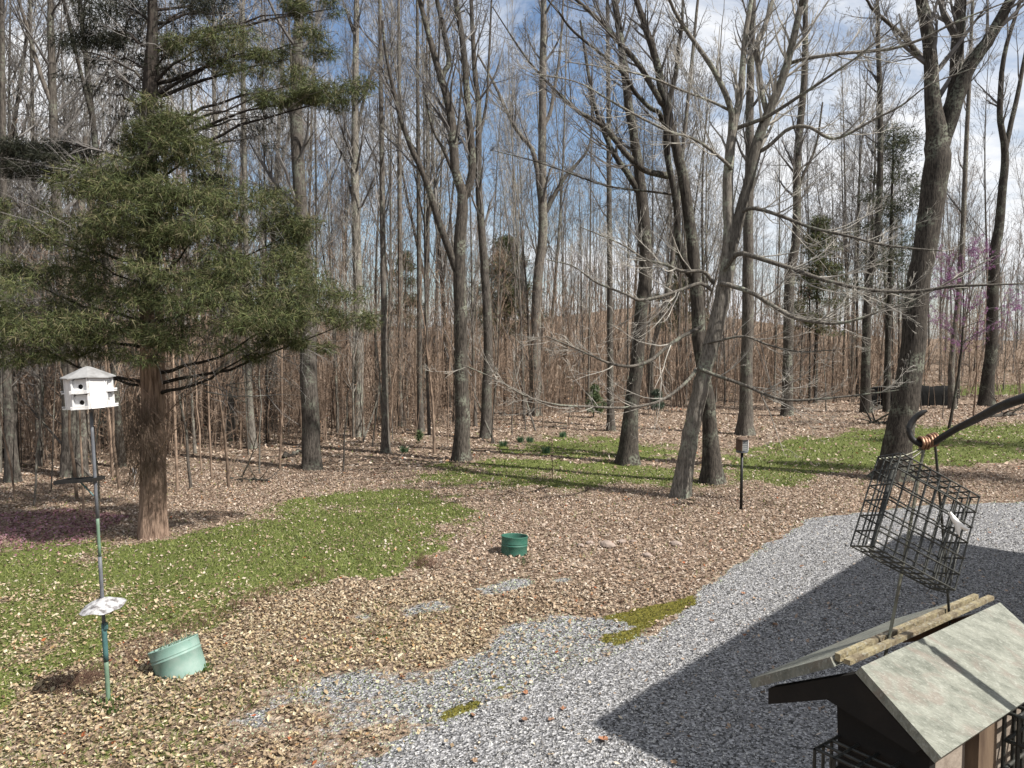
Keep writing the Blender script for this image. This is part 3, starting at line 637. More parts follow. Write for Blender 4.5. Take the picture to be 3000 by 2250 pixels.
BL = [  # long pale low branches of the multi-stemmed tree
    ([(2120, 790, 16), (2160, 745, 15), (2203, 750, 14), (2316, 786, 13), (2407, 818, 12), (2542, 849, 11), (2678, 854, 10), (2780, 840, 9), (2859, 836, 7), (3000, 831, 4)], (-.2, -3.4), 16, .2),
    ([(2110, 830, 14), (2140, 836, 14), (2203, 858, 13), (2271, 899, 12), (2330, 931, 11), (2425, 947, 10), (2497, 940, 8), (2588, 908, 7), (2664, 886, 6), (2790, 820, 5), (2913, 750, 3)], (-.2, -2.6), 16, .2),
    ([(2050, 1075, 11), (2068, 1089, 11), (2172, 1125, 10), (2250, 1158, 9), (2316, 1173, 8), (2452, 1164, 6), (2633, 1143, 3)], (-.1, -2.2), 14, .2),
    ([(2052, 960, 12), (2000, 985, 11), (1950, 1020, 11), (1904, 1057, 11), (1850, 1073, 9), (1791, 1066, 8), (1730, 1040, 6), (1678, 1017, 5), (1600, 985, 3)], (-.1, -1.8), 14, .2),
    ([(2040, 1080, 11), (2020, 1110, 10), (1960, 1160, 9), (1904, 1184, 8), (1820, 1195, 8), (1723, 1191, 7), (1633, 1186, 6), (1542, 1161, 5), (1450, 1110, 4), (1362, 1071, 3)], (-.1, -2.4), 14, .25),
    ([(2085, 850, 12), (2050, 830, 11), (1995, 850, 10), (1930, 870, 10), (1873, 879, 9), (1830, 860, 7), (1746, 827, 6), (1680, 780, 4), (1600, 760, 3)], (-.1, -1.6), 14, .2),
    ([(2090, 830, 12), (2060, 795, 11), (2000, 795, 10), (1950, 775, 9), (1890, 760, 7), (1820, 715, 5), (1700, 665, 3)], (0, -1.4), 12, .2),
    ([(2060, 1010, 8), (2100, 1000, 8), (2180, 985, 7), (2250, 1010, 6), (2340, 1030, 5), (2450, 1025, 3)], (0, -1.6), 10, .2),
    ([(2148, 640, 13), (2200, 610, 12), (2280, 630, 10), (2370, 665, 9), (2480, 690, 8), (2600, 720, 7), (2760, 735, 4)], (0, -2.2), 16, .2),
    ([(2212, 450, 13), (2250, 430, 12), (2310, 378, 11), (2370, 372, 10), (2430, 405, 9), (2480, 395, 8), (2560, 350, 7), (2640, 310, 6), (2720, 250, 4), (2850, 200, 3)], (0, -2.8), 16, .2),
    ([(2160, 375, 13), (2240, 345, 12), (2330, 290, 10), (2420, 230, 8), (2520, 160, 6), (2640, 60, 4)], (0, -2.5), 14, .2),
    ([(2300, 190, 12), (2360, 172, 11), (2480, 155, 10), (2600, 145, 9), (2700, 115, 8), (2800, 65, 6), (2950, 5, 4)], (0, -2.5), 14, .2),
    ([(2145, 500, 11), (2125, 475, 10), (2040, 410, 9), (1960, 385, 8), (1850, 330, 7), (1780, 290, 6), (1690, 240, 4), (1560, 215, 3)], (0, -2.4), 16, .2),
    ([(2140, 325, 9), (2090, 300, 8), (2000, 265, 7), (1900, 225, 6), (1790, 200, 4), (1650, 180, 3)], (0, -1.6), 12, .2)]
traced_tree('large leaning pale-barked tree with several stems and long low arching branches', 'tree', 19.6, [
    ([(1993, 1458, 56), (2012, 1340, 50), (2032, 1230, 47), (2052, 1137, 46), (2070, 1062, 46), (2099, 947, 46), (2118, 860, 45), (2131, 785, 42), (2135, 690, 34), (2133, 600, 31), (2134, 510, 29), (2146, 385, 26), (2165, 300, 21), (2175, 211, 18), (2184, 105, 16), (2200, 0, 13)], 0, 14, .6),
    ([(2125, 830, 34), (2145, 720, 34), (2167, 633, 33), (2196, 527, 31), (2209, 447, 30), (2243, 350, 28), (2285, 253, 24), (2314, 156, 21), (2344, 25, 17), (2350, 0, 15)], -.5, 18, .3),
    ([(2142, 390, 20), (2141, 321, 18), (2108, 236, 16), (2065, 165, 14), (2019, 101, 12), (1977, 34, 10), (1962, 0, 9)], -.8, 12, .2),
    ([(2247, 335, 16), (2236, 290, 17), (2226, 232, 17), (2217, 135, 16), (2238, 84, 15), (2264, 0, 12)], .5, 10, .2)] + BL,
    M_PALE, M_TWIGP, limbname='branch', rmin=.0045, blen=5.6, lf0=.34, dens=1.2, levels=(5, 3, 1))
HB = [
    ([(1956, 515, 22), (1920, 508, 19), (1886, 497, 18), (1836, 452, 17), (1768, 371, 14), (1700, 330, 12), (1665, 300, 10), (1633, 271, 9), (1580, 215, 7), (1533, 158, 6), (1443, 20, 3)], (0, -2.2), 18, .2),
    ([(1950, 375, 15), (1930, 330, 14), (1904, 316, 13), (1860, 270, 12), (1827, 217, 11), (1770, 165, 9), (1678, 90, 7), (1640, 40, 6), (1606, 0, 5)], (0, -1.8), 16, .2),
    ([(1975, 570, 8), (1900, 560, 7), (1780, 545, 6), (1650, 500, 5), (1560, 470, 4), (1440, 440, 2)], (0, -2.4), 16, .2)]
traced_tree('tall dark tree close behind the pale multi-stemmed one, forking into steep stems', 'tree', 21.6, [
    ([(2088, 1390, 62), (2080, 1250, 42), (2066, 1120, 38), (2048, 1010, 38), (2044, 900, 38), (2035, 800, 37), (2027, 700, 33), (1998, 506, 30), (1973, 401, 28), (1947, 295, 27), (1926, 190, 22), (1892, 84, 19), (1865, 0, 16)], 0, 16, .55),
    ([(1945, 310, 17), (1930, 287, 17), (1871, 190, 16), (1816, 127, 14), (1745, 51, 12), (1690, 0, 10)], -.6, 12, .2),
    ([(2030, 815, 24), (2012, 785, 23), (1989, 715, 21), (1984, 640, 19), (1977, 570, 18), (1956, 464, 18), (1951, 380, 17), (1960, 295, 15), (1981, 211, 13), (1989, 127, 11), (1998, 76, 9), (2000, 0, 7)], -.8, 12, .35)] + HB,
    M_DARK, M_TWIG, rmin=.0048, blen=6, dens=1.2, levels=(5, 3, 2))
traced_tree('straight tree with pale sunlit trunk behind the small pole feeder', 'tree', 33.0, [
    ([(2183, 1268, 48), (2186, 1150, 36), (2190, 950, 33), (2192, 750, 30), (2195, 500, 26), (2198, 250, 22), (2205, 0, 18)], 0, 22, .4)], M_MID, M_TWIG)
traced_tree('grey tree right of the trunk that stands behind the pole feeder', 'tree', 41.0, [
    ([(2305, 1214, 34), (2308, 1080, 30), (2312, 850, 28), (2334, 678, 24), (2336, 452, 22), (2357, 226, 18), (2360, 0, 14)], 0, 22, .4),
    ([(2330, 600, 10), (2350, 520, 9), (2390, 430, 7), (2410, 300, 5)], 0, 8, .2)], M_DARK, M_TWIG)
traced_tree('dark thin tree standing just left of the black tarp pile', 'tree', 41.5, [
    ([(2538, 1211, 34), (2536, 1080, 26), (2544, 850, 22), (2574, 633, 18), (2579, 316, 16), (2573, 150, 13), (2570, 0, 10)], 0, 22, .4)], M_DARK, M_TWIG)
traced_tree('massive oak with deeply furrowed bark forking into three upright limbs', 'tree', 22.0, [
    ([(2612, 1415, 96), (2630, 1300, 80), (2648, 1190, 76), (2674, 1021, 68), (2691, 840, 64), (2705, 740, 64), (2726, 620, 68), (2743, 490, 72), (2746, 400, 62), (2736, 320, 46), (2729, 250, 40), (2723, 136, 36), (2700, 0, 32)], 0, 10, .6),
    ([(2748, 450, 50), (2780, 340, 48), (2798, 271, 42), (2805, 136, 34), (2814, 0, 30)], .5, 8, .5),
    ([(2765, 400, 46), (2802, 290, 44), (2836, 203, 39), (2872, 150, 35), (2904, 104, 33), (2960, 0, 28)], -.5, 8, .5),
    ([(2690, 160, 14), (2640, 100, 12), (2560, 30, 9), (2540, 0, 7)], -.5, 9, .2),
    ([(2775, 380, 10), (2800, 300, 9), (2820, 120, 7), (2830, 0, 5)], -.4, 6, .2)], M_DARK, M_TWIG, dens=1.2)
traced_tree('dark tree at far right forking midway into two spreading stems', 'tree', 47.0, [
    ([(2890, 1178, 44), (2895, 1100, 34), (2905, 1000, 32), (2913, 750, 28), (2925, 678, 26), (2938, 542, 22), (2945, 450, 20), (2930, 350, 16), (2931, 271, 15), (2945, 150, 12), (2990, 0, 9)], 0, 16, .5),
    ([(2942, 460, 15), (2958, 380, 14), (2985, 260, 12), (3010, 120, 9), (3030, 0, 7)], .4, 12, .2)], M_DARK, M_TWIG)
traced_tree('thick pair-stemmed trunk standing behind the white birdhouse', 'tree', 22.5, [
    ([(205, 1405, 46), (202, 1200, 38), (199, 1066, 36), (180, 800, 32), (165, 588, 26), (155, 300, 22), (149, 90, 19), (148, 0, 16)], 0, 18, .4),
    ([(240, 1395, 38), (238, 1250, 32), (236, 1100, 28), (230, 900, 24), (240, 600, 18), (250, 400, 12)], .8, 10, .5),
    ([(158, 320, 14), (120, 220, 13), (85, 100, 11), (55, 0, 9)], -.5, 9, .2)], M_MID, M_TWIG)
traced_tree('leftmost grey tree at the woods edge beyond the lawn', 'tree', 21.5, [
    ([(38, 1419, 40), (25, 1200, 26), (20, 1066, 24), (15, 800, 20), (10, 500, 17), (5, 0, 12)], 0, 18, .4)], M_MID, M_TWIG)
traced_tree('slim straight tree seen below the cedar boughs, right of the cedar trunk', 'tree', 28.5, [
    ([(740, 1316, 30), (732, 1200, 20), (728, 1066, 18), (722, 800, 16), (715, 400, 13), (712, 0, 9)], 0, 18, .4)], M_PALE, M_TWIG)
traced_tree('tall straight tree with light flaky bark right of the cedar boughs', 'tree', 32.0, [
    ([(1050, 1283, 34), (1050, 1150, 29), (1052, 1021, 28), (1046, 750, 26), (1040, 500, 22), (1042, 200, 18), (1045, 0, 15)], 0, 22, .4),
    ([(1042, 420, 10), (1060, 320, 9), (1085, 230, 7), (1120, 150, 5)], 0, 8, .2)], M_PALE, M_TWIG)
for lab, x0, y0, D_, wd, xt in (('narrow curved-base tree left of the dark forked tree, nearest in its cluster', 1130, 1325, 27.5, 19, 1113), ('thin brownish tree second left of the dark forked tree', 1175, 1247, 36, 16, 1168),
                                ('very slim straight tree closest left of the dark forked tree', 1232, 1262, 34, 15, 1222), ('slim tree directly left of the dark leaning-right tree', 1790, 1262, 34, 18, 1780),
                                ('slender tree between the leaning dark trunk and the pale multi-stemmed tree', 1910, 1200, 45, 15, 2045), ('slim dark tree right of the massive oak', 2790, 1215, 45, 16, 2850)):
    traced_tree(lab, 'tree', D_, [([(x0, y0, wd*1.5), (x0-2, y0-150, wd), (x0+(xt-x0)*.4, 800, wd*.9), (x0+(xt-x0)*.7, 400, wd*.75), (xt, 0, wd*.5)], 0, 20, .4)], M_MID, M_TWIG)

# ------------------------------------------------------------------ cedar
def sprays(c, n, rad, ln=.16, cols=None, wd=.012, droop=.25):
    """needle sprays: slim kinked blades fanning from points inside a flattened clump"""
    d = rng.normal(size=(n, 3)); d /= np.linalg.norm(d, axis=1, keepdims=True); rr = rng.random((n, 1))**.55
    ctr = np.asarray(c)+d*rr*np.asarray(rad)
    k = 4; ctr = np.repeat(ctr, k, 0); m = n*k
    out_ = np.repeat(d, k, 0)*.7 + rng.normal(0, .65, (m, 3)); out_[:, 2] -= droop*1.6; out_ /= np.linalg.norm(out_, axis=1, keepdims=True)
    sd = np.cross(out_, rng.normal(size=(m, 3))); sd /= np.linalg.norm(sd, axis=1, keepdims=True)
    l = rng.uniform(.5, 1.3, (m, 1))*ln
    V = np.stack([ctr-sd*wd, ctr+sd*wd, ctr+out_*l+rng.normal(0, .01, (m, 3))], 1).reshape(-1, 3)
    cc = np.repeat(cols[rng.integers(0, len(cols), n)]*rng.uniform(.7, 1.35, (n, 1)), k*3, 0)
    return V, cc
CED = np.array([(.085, .105, .038), (.115, .14, .05), (.06, .078, .032), (.165, .18, .07), (.22, .20, .11)])
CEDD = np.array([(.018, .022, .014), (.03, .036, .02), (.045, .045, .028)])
DC = 15.5; bc = P(447, 1580, DC); base = np.array([bc[0], bc[1], float(height(bc[0], bc[1]))])
ced = empty('cedar_tree', 'big evergreen cedar with shaggy reddish trunk on the lawn edge', 'tree', tuple(base))
tp = [(447, 1580, 84), (447, 1480, 72), (446, 1350, 66), (450, 1200, 62), (446, 1085, 66), (445, 950, 58), (437, 800, 54), (432, 600, 48), (438, 400, 42), (442, 240, 38), (446, 120, 30), (447, 0, 26)]
arr = np.array([P(a, b_, DC) for a, b_, _ in tp]); arr[0, 2] = -.12; rad = np.array([q/2*DC/FPX for _, _, q in tp])
arr = np.vstack([arr, arr[-1]+[0, 0, 3.]]); rad = np.append(rad, .03); C = catmull(arr, 44); rr = np.interp(np.linspace(0, len(arr)-1, 44), np.arange(len(arr)), rad)
def fluted(C, rr, i0, i1, nm, mt, k=28):
    m = MB(); m.tubes(C[i0:i1], rr[i0:i1], k); vv = m.v[0].reshape(-1, k, 3); cc = C[i0:i1][:, None, :]
    th = np.arange(k)*2*math.pi/k; zz = C[i0:i1, 2][:, None]
    lob = 1+.09*np.sin(5*th[None]+zz*.5)+.07*np.sin(9*th[None]-zz*1.3+1)+.04*rng.normal(size=(1, k))
    lob = lob+(.08*np.exp(-np.maximum(zz, 0)/.3))*(1+.6*np.sin(4*th[None]))
    m.v[0] = (cc+(vv-cc)*lob[..., None]).reshape(-1, 3); return m.build(nm, mt, ced, True, base)
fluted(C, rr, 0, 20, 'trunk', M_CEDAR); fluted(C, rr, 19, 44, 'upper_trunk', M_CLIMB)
CL = [  # centre and radii on the 2212-wide picture, depth from the trunk, darkness, count
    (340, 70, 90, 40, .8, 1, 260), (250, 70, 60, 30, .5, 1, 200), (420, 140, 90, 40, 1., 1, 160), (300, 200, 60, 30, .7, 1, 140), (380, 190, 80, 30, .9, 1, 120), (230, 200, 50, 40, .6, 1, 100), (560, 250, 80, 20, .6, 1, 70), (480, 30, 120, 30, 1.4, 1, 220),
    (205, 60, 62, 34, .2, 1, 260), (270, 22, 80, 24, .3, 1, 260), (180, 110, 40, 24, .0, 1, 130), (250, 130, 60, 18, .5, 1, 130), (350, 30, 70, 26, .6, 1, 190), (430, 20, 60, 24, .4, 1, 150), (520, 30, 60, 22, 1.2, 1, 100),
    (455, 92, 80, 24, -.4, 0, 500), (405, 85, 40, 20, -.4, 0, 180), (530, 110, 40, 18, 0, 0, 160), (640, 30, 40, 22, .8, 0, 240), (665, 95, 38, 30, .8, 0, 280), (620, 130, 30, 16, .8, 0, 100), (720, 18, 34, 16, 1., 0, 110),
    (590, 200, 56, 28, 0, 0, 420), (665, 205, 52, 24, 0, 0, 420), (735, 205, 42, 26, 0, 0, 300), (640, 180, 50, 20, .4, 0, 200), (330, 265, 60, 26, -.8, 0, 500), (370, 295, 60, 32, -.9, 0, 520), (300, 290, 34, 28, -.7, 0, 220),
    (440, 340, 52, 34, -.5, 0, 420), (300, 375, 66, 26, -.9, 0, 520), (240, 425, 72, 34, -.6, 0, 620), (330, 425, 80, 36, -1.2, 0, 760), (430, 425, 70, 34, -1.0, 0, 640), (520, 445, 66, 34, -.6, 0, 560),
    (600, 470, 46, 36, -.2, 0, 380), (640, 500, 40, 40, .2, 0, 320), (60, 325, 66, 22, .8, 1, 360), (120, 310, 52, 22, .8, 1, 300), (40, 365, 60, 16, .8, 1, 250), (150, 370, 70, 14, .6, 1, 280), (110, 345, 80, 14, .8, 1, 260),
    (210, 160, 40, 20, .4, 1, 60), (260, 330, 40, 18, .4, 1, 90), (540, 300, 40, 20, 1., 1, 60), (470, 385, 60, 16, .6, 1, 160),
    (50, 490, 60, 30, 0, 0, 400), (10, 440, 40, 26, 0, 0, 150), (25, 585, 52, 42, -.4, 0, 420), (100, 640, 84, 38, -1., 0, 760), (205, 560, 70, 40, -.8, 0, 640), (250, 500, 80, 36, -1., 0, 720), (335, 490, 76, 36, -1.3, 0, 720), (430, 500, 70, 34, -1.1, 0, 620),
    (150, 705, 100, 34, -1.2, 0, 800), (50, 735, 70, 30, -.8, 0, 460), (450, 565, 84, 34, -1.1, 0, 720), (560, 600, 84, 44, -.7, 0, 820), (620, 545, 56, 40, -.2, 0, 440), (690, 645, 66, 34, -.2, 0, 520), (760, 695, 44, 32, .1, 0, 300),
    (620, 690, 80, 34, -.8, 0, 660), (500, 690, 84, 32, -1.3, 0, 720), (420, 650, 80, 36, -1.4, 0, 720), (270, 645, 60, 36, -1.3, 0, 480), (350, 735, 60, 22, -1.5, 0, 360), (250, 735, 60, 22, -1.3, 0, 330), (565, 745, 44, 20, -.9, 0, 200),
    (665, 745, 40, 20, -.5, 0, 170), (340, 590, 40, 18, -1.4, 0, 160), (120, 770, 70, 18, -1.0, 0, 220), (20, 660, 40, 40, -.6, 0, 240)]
fol = MB(); brn = MB(); pxm = DC/FPX*S12
for (cx, cy, rx, ry, dd, dk, cnt) in CL:
    c = P(cx*S12, cy*S12, DC+dd); n_sub = max(3, cnt//60)
    # branch from the trunk
    ti = np.clip(c[2] - abs(c[0]-base[0])*.25 - .3, 2.4, 16); j = int(np.argmin(abs(C[:, 2]-ti))); s0 = C[j]
    mid = (s0+c)/2+np.array([0, 0, -.15 if cy > 400 else .1])
    bb = catmull(np.array([s0, mid, c]), 9); rb = np.linspace(min(.042, .015+.012*np.linalg.norm(c-s0)), .008, 9)
    if rng.random() < .62 or dk or cy < 250: m = MB(); m.tubes(bb+rng.normal(0, .03, bb.shape)*np.array([[1, 1, .8]]), rb, 6); m.build('branch', M_CLIMB, ced, True, base)
    P2, R2, L2 = spawn(bb[None], rb[None], np.array([np.linalg.norm(c-s0)+.6]), 12, .3, 1, .45, (.4, 1.2), .02, .18, 5, .5, .004); brn.tubes(P2, R2, 3)
    P3, R3, L3 = spawn(P2, R2, L2, 4, .2, 1, .5, (.4, 1.1), -.02, .2, 3, .6, .003); brn.tubes(P3, R3, 3)
    for s_ in range(n_sub):
        q = c + rng.normal(0, .62, 3)*np.array([rx*pxm, rx*pxm*.8, ry*pxm])
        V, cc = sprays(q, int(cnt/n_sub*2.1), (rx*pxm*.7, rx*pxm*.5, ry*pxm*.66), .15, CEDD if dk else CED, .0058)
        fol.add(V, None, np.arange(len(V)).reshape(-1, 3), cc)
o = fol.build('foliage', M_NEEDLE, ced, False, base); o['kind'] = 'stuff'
o = brn.build('twigs', M_TWIG, ced, False, base); o['kind'] = 'stuff'
# bare dead side limbs low on the trunk
m = MB()
for (a, b_, e, f, dd) in ((440, 1300, 350, 1040, -.3), (460, 1330, 560, 1220, -.4), (455, 1250, 600, 1120, -.3), (440, 1160, 350, 1095, -.2)):
    p0 = P(a, b_, DC-.2); p1 = P(e, f, DC+dd); bb = catmull(np.array([p0, (p0+p1)/2+[0, 0, .08], p1]), 8); rb = np.linspace(.022, .005, 8)
    mm = MB(); mm.tubes(bb, rb, 5); mm.build('dead_branch', M_CEDAR, ced, True, base)
n = 520; a = rng.uniform(0, 1, n); st = np.stack([P(395, 1120, DC)[0]+rng.uniform(-.15, .62, n)*.9, rng.normal(DC-.25, .18, n), 2.9-a*1.4], -1)
d = rng.normal(0, .16, (n, 1, 3)); d[..., 0] += .18*(.55-a[:, None]); tt = np.linspace(0, 1, 4)[None, :, None]
Cn = st[:, None, :]+np.concatenate([d[..., :2]*tt*1.6, -rng.uniform(.3, .9, (n, 1, 1))*tt**.9], -1)
m.tubes(Cn, np.full((n, 4), .004)*np.array([[1, .9, .8, .5]]), 3)
o = m.build('dead_vines', M_BRUSH, ced, False, base); o['kind'] = 'stuff'

# ------------------------------------------------------------------ other evergreens, redbud, green shrubs
def evergreen(label, px, py_top, D_, w, py_bot, n, dark=True, name='evergreen_tree', pal=None):
    xb = (px-1500)/FPX*D_; zb = float(height(xb, D_)); b0 = np.array([xb, D_, zb]); ztop = P(px, py_top, D_)[2]; zbot = max(P(px, py_bot, D_)[2], zb+.2)
    r_ = empty(name, label, 'tree' if ztop-zb > 2.5 else 'shrub', tuple(b0)); m = MB(); tt = np.linspace(0, 1, 8)
    Ct = np.stack([xb+0*tt, D_+0*tt, zb-.1+tt*(ztop-zb)], -1); rt = (.02+.012*(ztop-zb))*(1-.85*tt); m.tubes(Ct, rt, 7); m.build('trunk', M_DARK, r_, True, b0)
    f = MB(); W = w/2*D_/FPX
    for i in range(int(n/20)):
        u = rng.random(); z = zbot+(ztop-zbot)*u; rr_ = W*(1.05-.85*u)*rng.uniform(.1, 1)*(.75+.35*math.sin(u*23+px)); a = rng.uniform(0, 6.28); q = np.array([xb+math.cos(a)*rr_, D_+math.sin(a)*rr_, z])
        V, cc = sprays(q, 40, (W*.2, W*.2, W*.07+.08), .04+D_*.0038, pal if pal is not None else (CEDD*3.2 if dark else CED), .003+D_*.0003); f.add(V, None, np.arange(len(V)).reshape(-1, 3), cc)
    o = f.build('foliage', M_NEEDLE, r_, False, b0); o['kind'] = 'stuff'; return r_
evergreen('dark green cedar deep in the woods behind the slim straight trunk', 1480, 700, 52, 330, 980, 5200, False)
evergreen('sparse tall evergreen rising behind the massive oak trunk', 2600, 380, 42, 420, 900, 2400, True)
evergreen('evergreen half hidden behind trunks right of the pole feeder', 2390, 640, 50, 260, 980, 2800, False)
evergreen('small evergreen far behind the pale multi-stemmed tree', 1990, 720, 56, 220, 980, 1600, False)
evergreen('evergreen showing above the thicket right of the cedar', 1190, 740, 58, 200, 960, 1200, False)
evergreen('bushy evergreen beyond the frame shading the grass by the massive oak', 3400, 230, 20.5, 640, 1130, 7000, True)
evergreen('second bushy evergreen beyond the frame on the drive side', 3560, 330, 26, 620, 1100, 5000, True)
GB = np.array([(.13, .19, .08), (.17, .22, .10), (.10, .14, .07)]); GT = np.array([(.09, .13, .09), (.12, .15, .11)])
evergreen('bright green leafy shrub low in the middle of the woods', 1740, 1130, 40, 90, 1210, 420, False, 'green_shrub', GB)
evergreen('bluish green shrub behind the leaning dark trunk', 1925, 1145, 42, 70, 1195, 260, False, 'green_shrub', GT)
evergreen('small green seedling at the foot of a slim woods tree', 1226, 1265, 30, 24, 1300, 90, False, 'green_shrub', GB)
# redbud
rx_, ry_ = (2785-1500)/FPX*34, 34.; rb0 = np.array([rx_, ry_, float(height(rx_, ry_))]); rbud = empty('redbud_tree', 'small redbud tree with purple-pink buds right of the massive oak', 'tree', tuple(rb0))
m = MB(); tt = np.linspace(0, 1, 10); Ct = np.stack([rx_+.5*np.sin(tt*2.5), ry_+0*tt, rb0[2]-.1+tt*7.8], -1); rt = .07*(1-.8*tt); m.tubes(Ct, rt, 8); m.build('trunk', M_DARK, rbud, True, rb0)
m = MB(); P1, R1, L1 = spawn(Ct[None], rt[None], np.array([7.]), 22, .35, 1, .5, (.7, 1.3), .03, .12, 6, .5, .008); m.tubes(P1, R1, 4); P2, R2, L2 = spawn(P1, R1, L1, 7, .2, 1, .45, (.4, 1), .04, .15, 4, .6, .006); m.tubes(P2, R2, 3)
m.build('crown', M_TWIG, rbud, False, rb0)
n = 15000; j = rng.integers(0, len(P2), n); tq = rng.integers(0, 4, n); c = P2[j, tq]+rng.normal(0, .035, (n, 3)); a = rng.normal(0, .022, (n, 2, 3))
V = np.stack([c, c+a[:, 0], c+a[:, 1]], 1).reshape(-1, 3)-rb0; cc = np.array([(.40, .17, .36), (.30, .12, .28), (.46, .24, .42)])[rng.integers(0, 3, n)]
o = mesh_obj('blossoms', V, None, np.arange(3*n).reshape(-1, 3), M_BLOOM, rbud, False, np.repeat(cc, 3, 0)); o['kind'] = 'stuff'
# daffodil clumps
def clump(label, px, py, hgt, n=60, name='daffodil_clump', cat='plant', pal=((.07, .15, .07), (.11, .2, .1)), group=None, spread=.15):
    g = G(px, py); g[2] = float(height(g[0], g[1])); r = rng.uniform(0, 1, n)**.5*spread; a = rng.uniform(0, 6.28, n); c = np.stack([np.cos(a)*r, np.sin(a)*r, 0*a], -1)
    h = rng.uniform(.6, 1, n)*hgt; d = np.stack([np.cos(a+1.57), np.sin(a+1.57), 0*a], -1)*.011; ln = np.stack([np.cos(a), np.sin(a), 0*a], -1)*(h*rng.uniform(.1, .5, n))[:, None]
    V = np.stack([c-d, c+d, c+ln*.5+d+[0, 0, 1]*h[:, None]*.6, c+ln*.5-d+[0, 0, 1]*h[:, None]*.6, c+ln+[0, 0, 1]*h[:, None]], 1).reshape(-1, 3); b = np.arange(n)[:, None]*5
    o = mesh_obj(name, V, b+np.array([[0, 1, 2, 3]]), b+np.array([[3, 2, 4]]), M_GRASS, None, False, np.repeat(np.array(pal)[rng.integers(0, len(pal), n)], 5, 0)); o.location = g
    return tag(o, label, cat, group)
for lab, a, b_ in (('daffodil leaf clump nearest the forked dark trunk', 1475, 1310), ('left one of two side-by-side daffodil clumps by the sunlit patch', 1524, 1298), ('right one of two side-by-side daffodil clumps by the sunlit patch', 1552, 1297),
                   ('daffodil clump farthest back at the edge of the woods', 1650, 1282), ('green plant tuft at the foot of the leaning thin whips', 1185, 1325), ('daffodil clump just left of the thin garden stake', 1600, 1330)):
    clump(lab, a, b_, .28)
clump('green weed tuft at the base of the birdhouse post', 318, 2075, .08, 60, 'grass_tuft', 'plant', ((.07, .13, .03), (.12, .18, .05)), None, .2)
clump('green weed tuft beside the right edge of the tilted tub', 600, 1965, .07, 40, 'grass_tuft', 'plant', ((.1, .17, .04), (.15, .22, .06)), None, .12)
clump('low green weed tuft in front of the dark green tub', 1530, 1645, .06, 30, 'grass_tuft', 'plant', ((.07, .13, .05), (.12, .18, .08)), None, .12)
def weeds(label, pts, n, h, name='dry_weeds'):
    m = MB(); C0 = []
    for (a, b_) in pts: C0.append(G(a, b_))
    C0 = np.array(C0); j = rng.integers(0, max(1, len(C0)-1), n); t = rng.random((n, 1)); c = C0[j]*(1-t)+C0[np.minimum(j+1, len(C0)-1)]*t + rng.normal(0, .13, (n, 3)); c[:, 2] = height(c[:, 0], c[:, 1])
    tt = np.linspace(0, 1, 4)[None, :, None]; d = rng.normal(0, .45, (n, 1, 2)); hh = rng.uniform(.3, 1, (n, 1, 1))*h
    Cn = c[:, None, :]+np.concatenate([d*hh*tt, hh*tt], -1); m.tubes(Cn, np.full((n, 4), .0028)*np.array([[1, .9, .8, .5]]), 3)
    P2, R2, _ = spawn(Cn, np.full((n, 4), .0025), np.full(n, h), 3, .2, 1, .5, (.4, 1.2), 0, .2, 3, .8, .0018); m.tubes(P2, R2, 3)
    o = m.build(name, M_WEED); tag(o, label, 'dry weeds', kind='stuff')
M_WEED = twigmat('dry_weed', (.10, .055, .04), (.24, .15, .11))
weeds('dry reddish brown weed stalks left of the birdhouse post', [(170, 2020), (250, 2000), (290, 1985)], 150, .22)
weeds('dry dark weed stalks in a strip along the lawn below the tilted tub', [(340, 1960), (480, 1870), (640, 1810), (800, 1740), (960, 1680)], 420, .14)
weeds('single dry brown weed clump between lawn and litter', [(1240, 1665), (1255, 1655)], 90, .24)
# ------------------------------------------------------------------ birdhouse on its pole
def rotm(ax, an): return np.array(Matrix.Rotation(an, 3, ax))
DB = 8.6; pb = G(318, 2056); DB = pb[1]; ptop = P(266, 1195, DB-.05); pb[2] = float(height(pb[0], pb[1]))
M_WHITE = wornmat('white_paint', (.58, .58, .58), (.40, .39, .37), .6, .3, 0, 11, .5)
M_ROOFG = wornmat('weathered_grey_roof', (.33, .33, .33), (.18, .175, .17), .7, .3, 0, 7, .8)
M_HOLE = newmat('interior_shade')[0]; M_HOLE.node_tree.nodes['Principled BSDF'].inputs['Base Color'].default_value = (.012, .012, .012, 1)
M_POLEG = wornmat('pole_grey', (.15, .16, .18), (.07, .075, .08), .6, .4, 0, 12, .6)
M_POLEL = wornmat('pole_light_green', (.16, .26, .18), (.10, .14, .10), .6, .4, 0, 12, .5)
M_POLEB = wornmat('pole_blue_green', (.07, .17, .17), (.03, .07, .08), .5, .5, 0, 12, .6)
M_BLACKM = wornmat('black_metal', (.012, .012, .012), (.03, .028, .026), .5, .35, 0, 14, .5)
def pt(t): return pb*(1-t)+ptop*t
pole = empty('bird_pole', 'tall leaning metal pole carrying the white birdhouse, tray and cone baffle', 'pole', tuple(pb))
def sec(nm, t0, t1, r0, r1, mt, k=14):
    m = MB(); c = np.linspace(0, 1, 5)[:, None]; Cc = pt(t0)*(1-c)+pt(t1)*c; m.tubes(Cc, np.linspace(r0, r1, 5), k, True); return m.build(nm, mt, pole, True, pb)
sec('base_sleeve', -.03, .155, .024, .024, M_POLEL); sec('clamp_sleeve', .14, .27, .028, .028, M_POLEB); sec('lower_tube', .26, .50, .020, .020, M_POLEG)
sec('middle_tube', .50, .64, .017, .017, M_POLEL); sec('upper_tube', .63, .985, .018, .017, M_POLEG)
m = MB(); m.box(pt(.265)+[.035, -.02, 0], (.03, .03, .07)); m.build('clamp', M_POLEB, pole, False, pb)
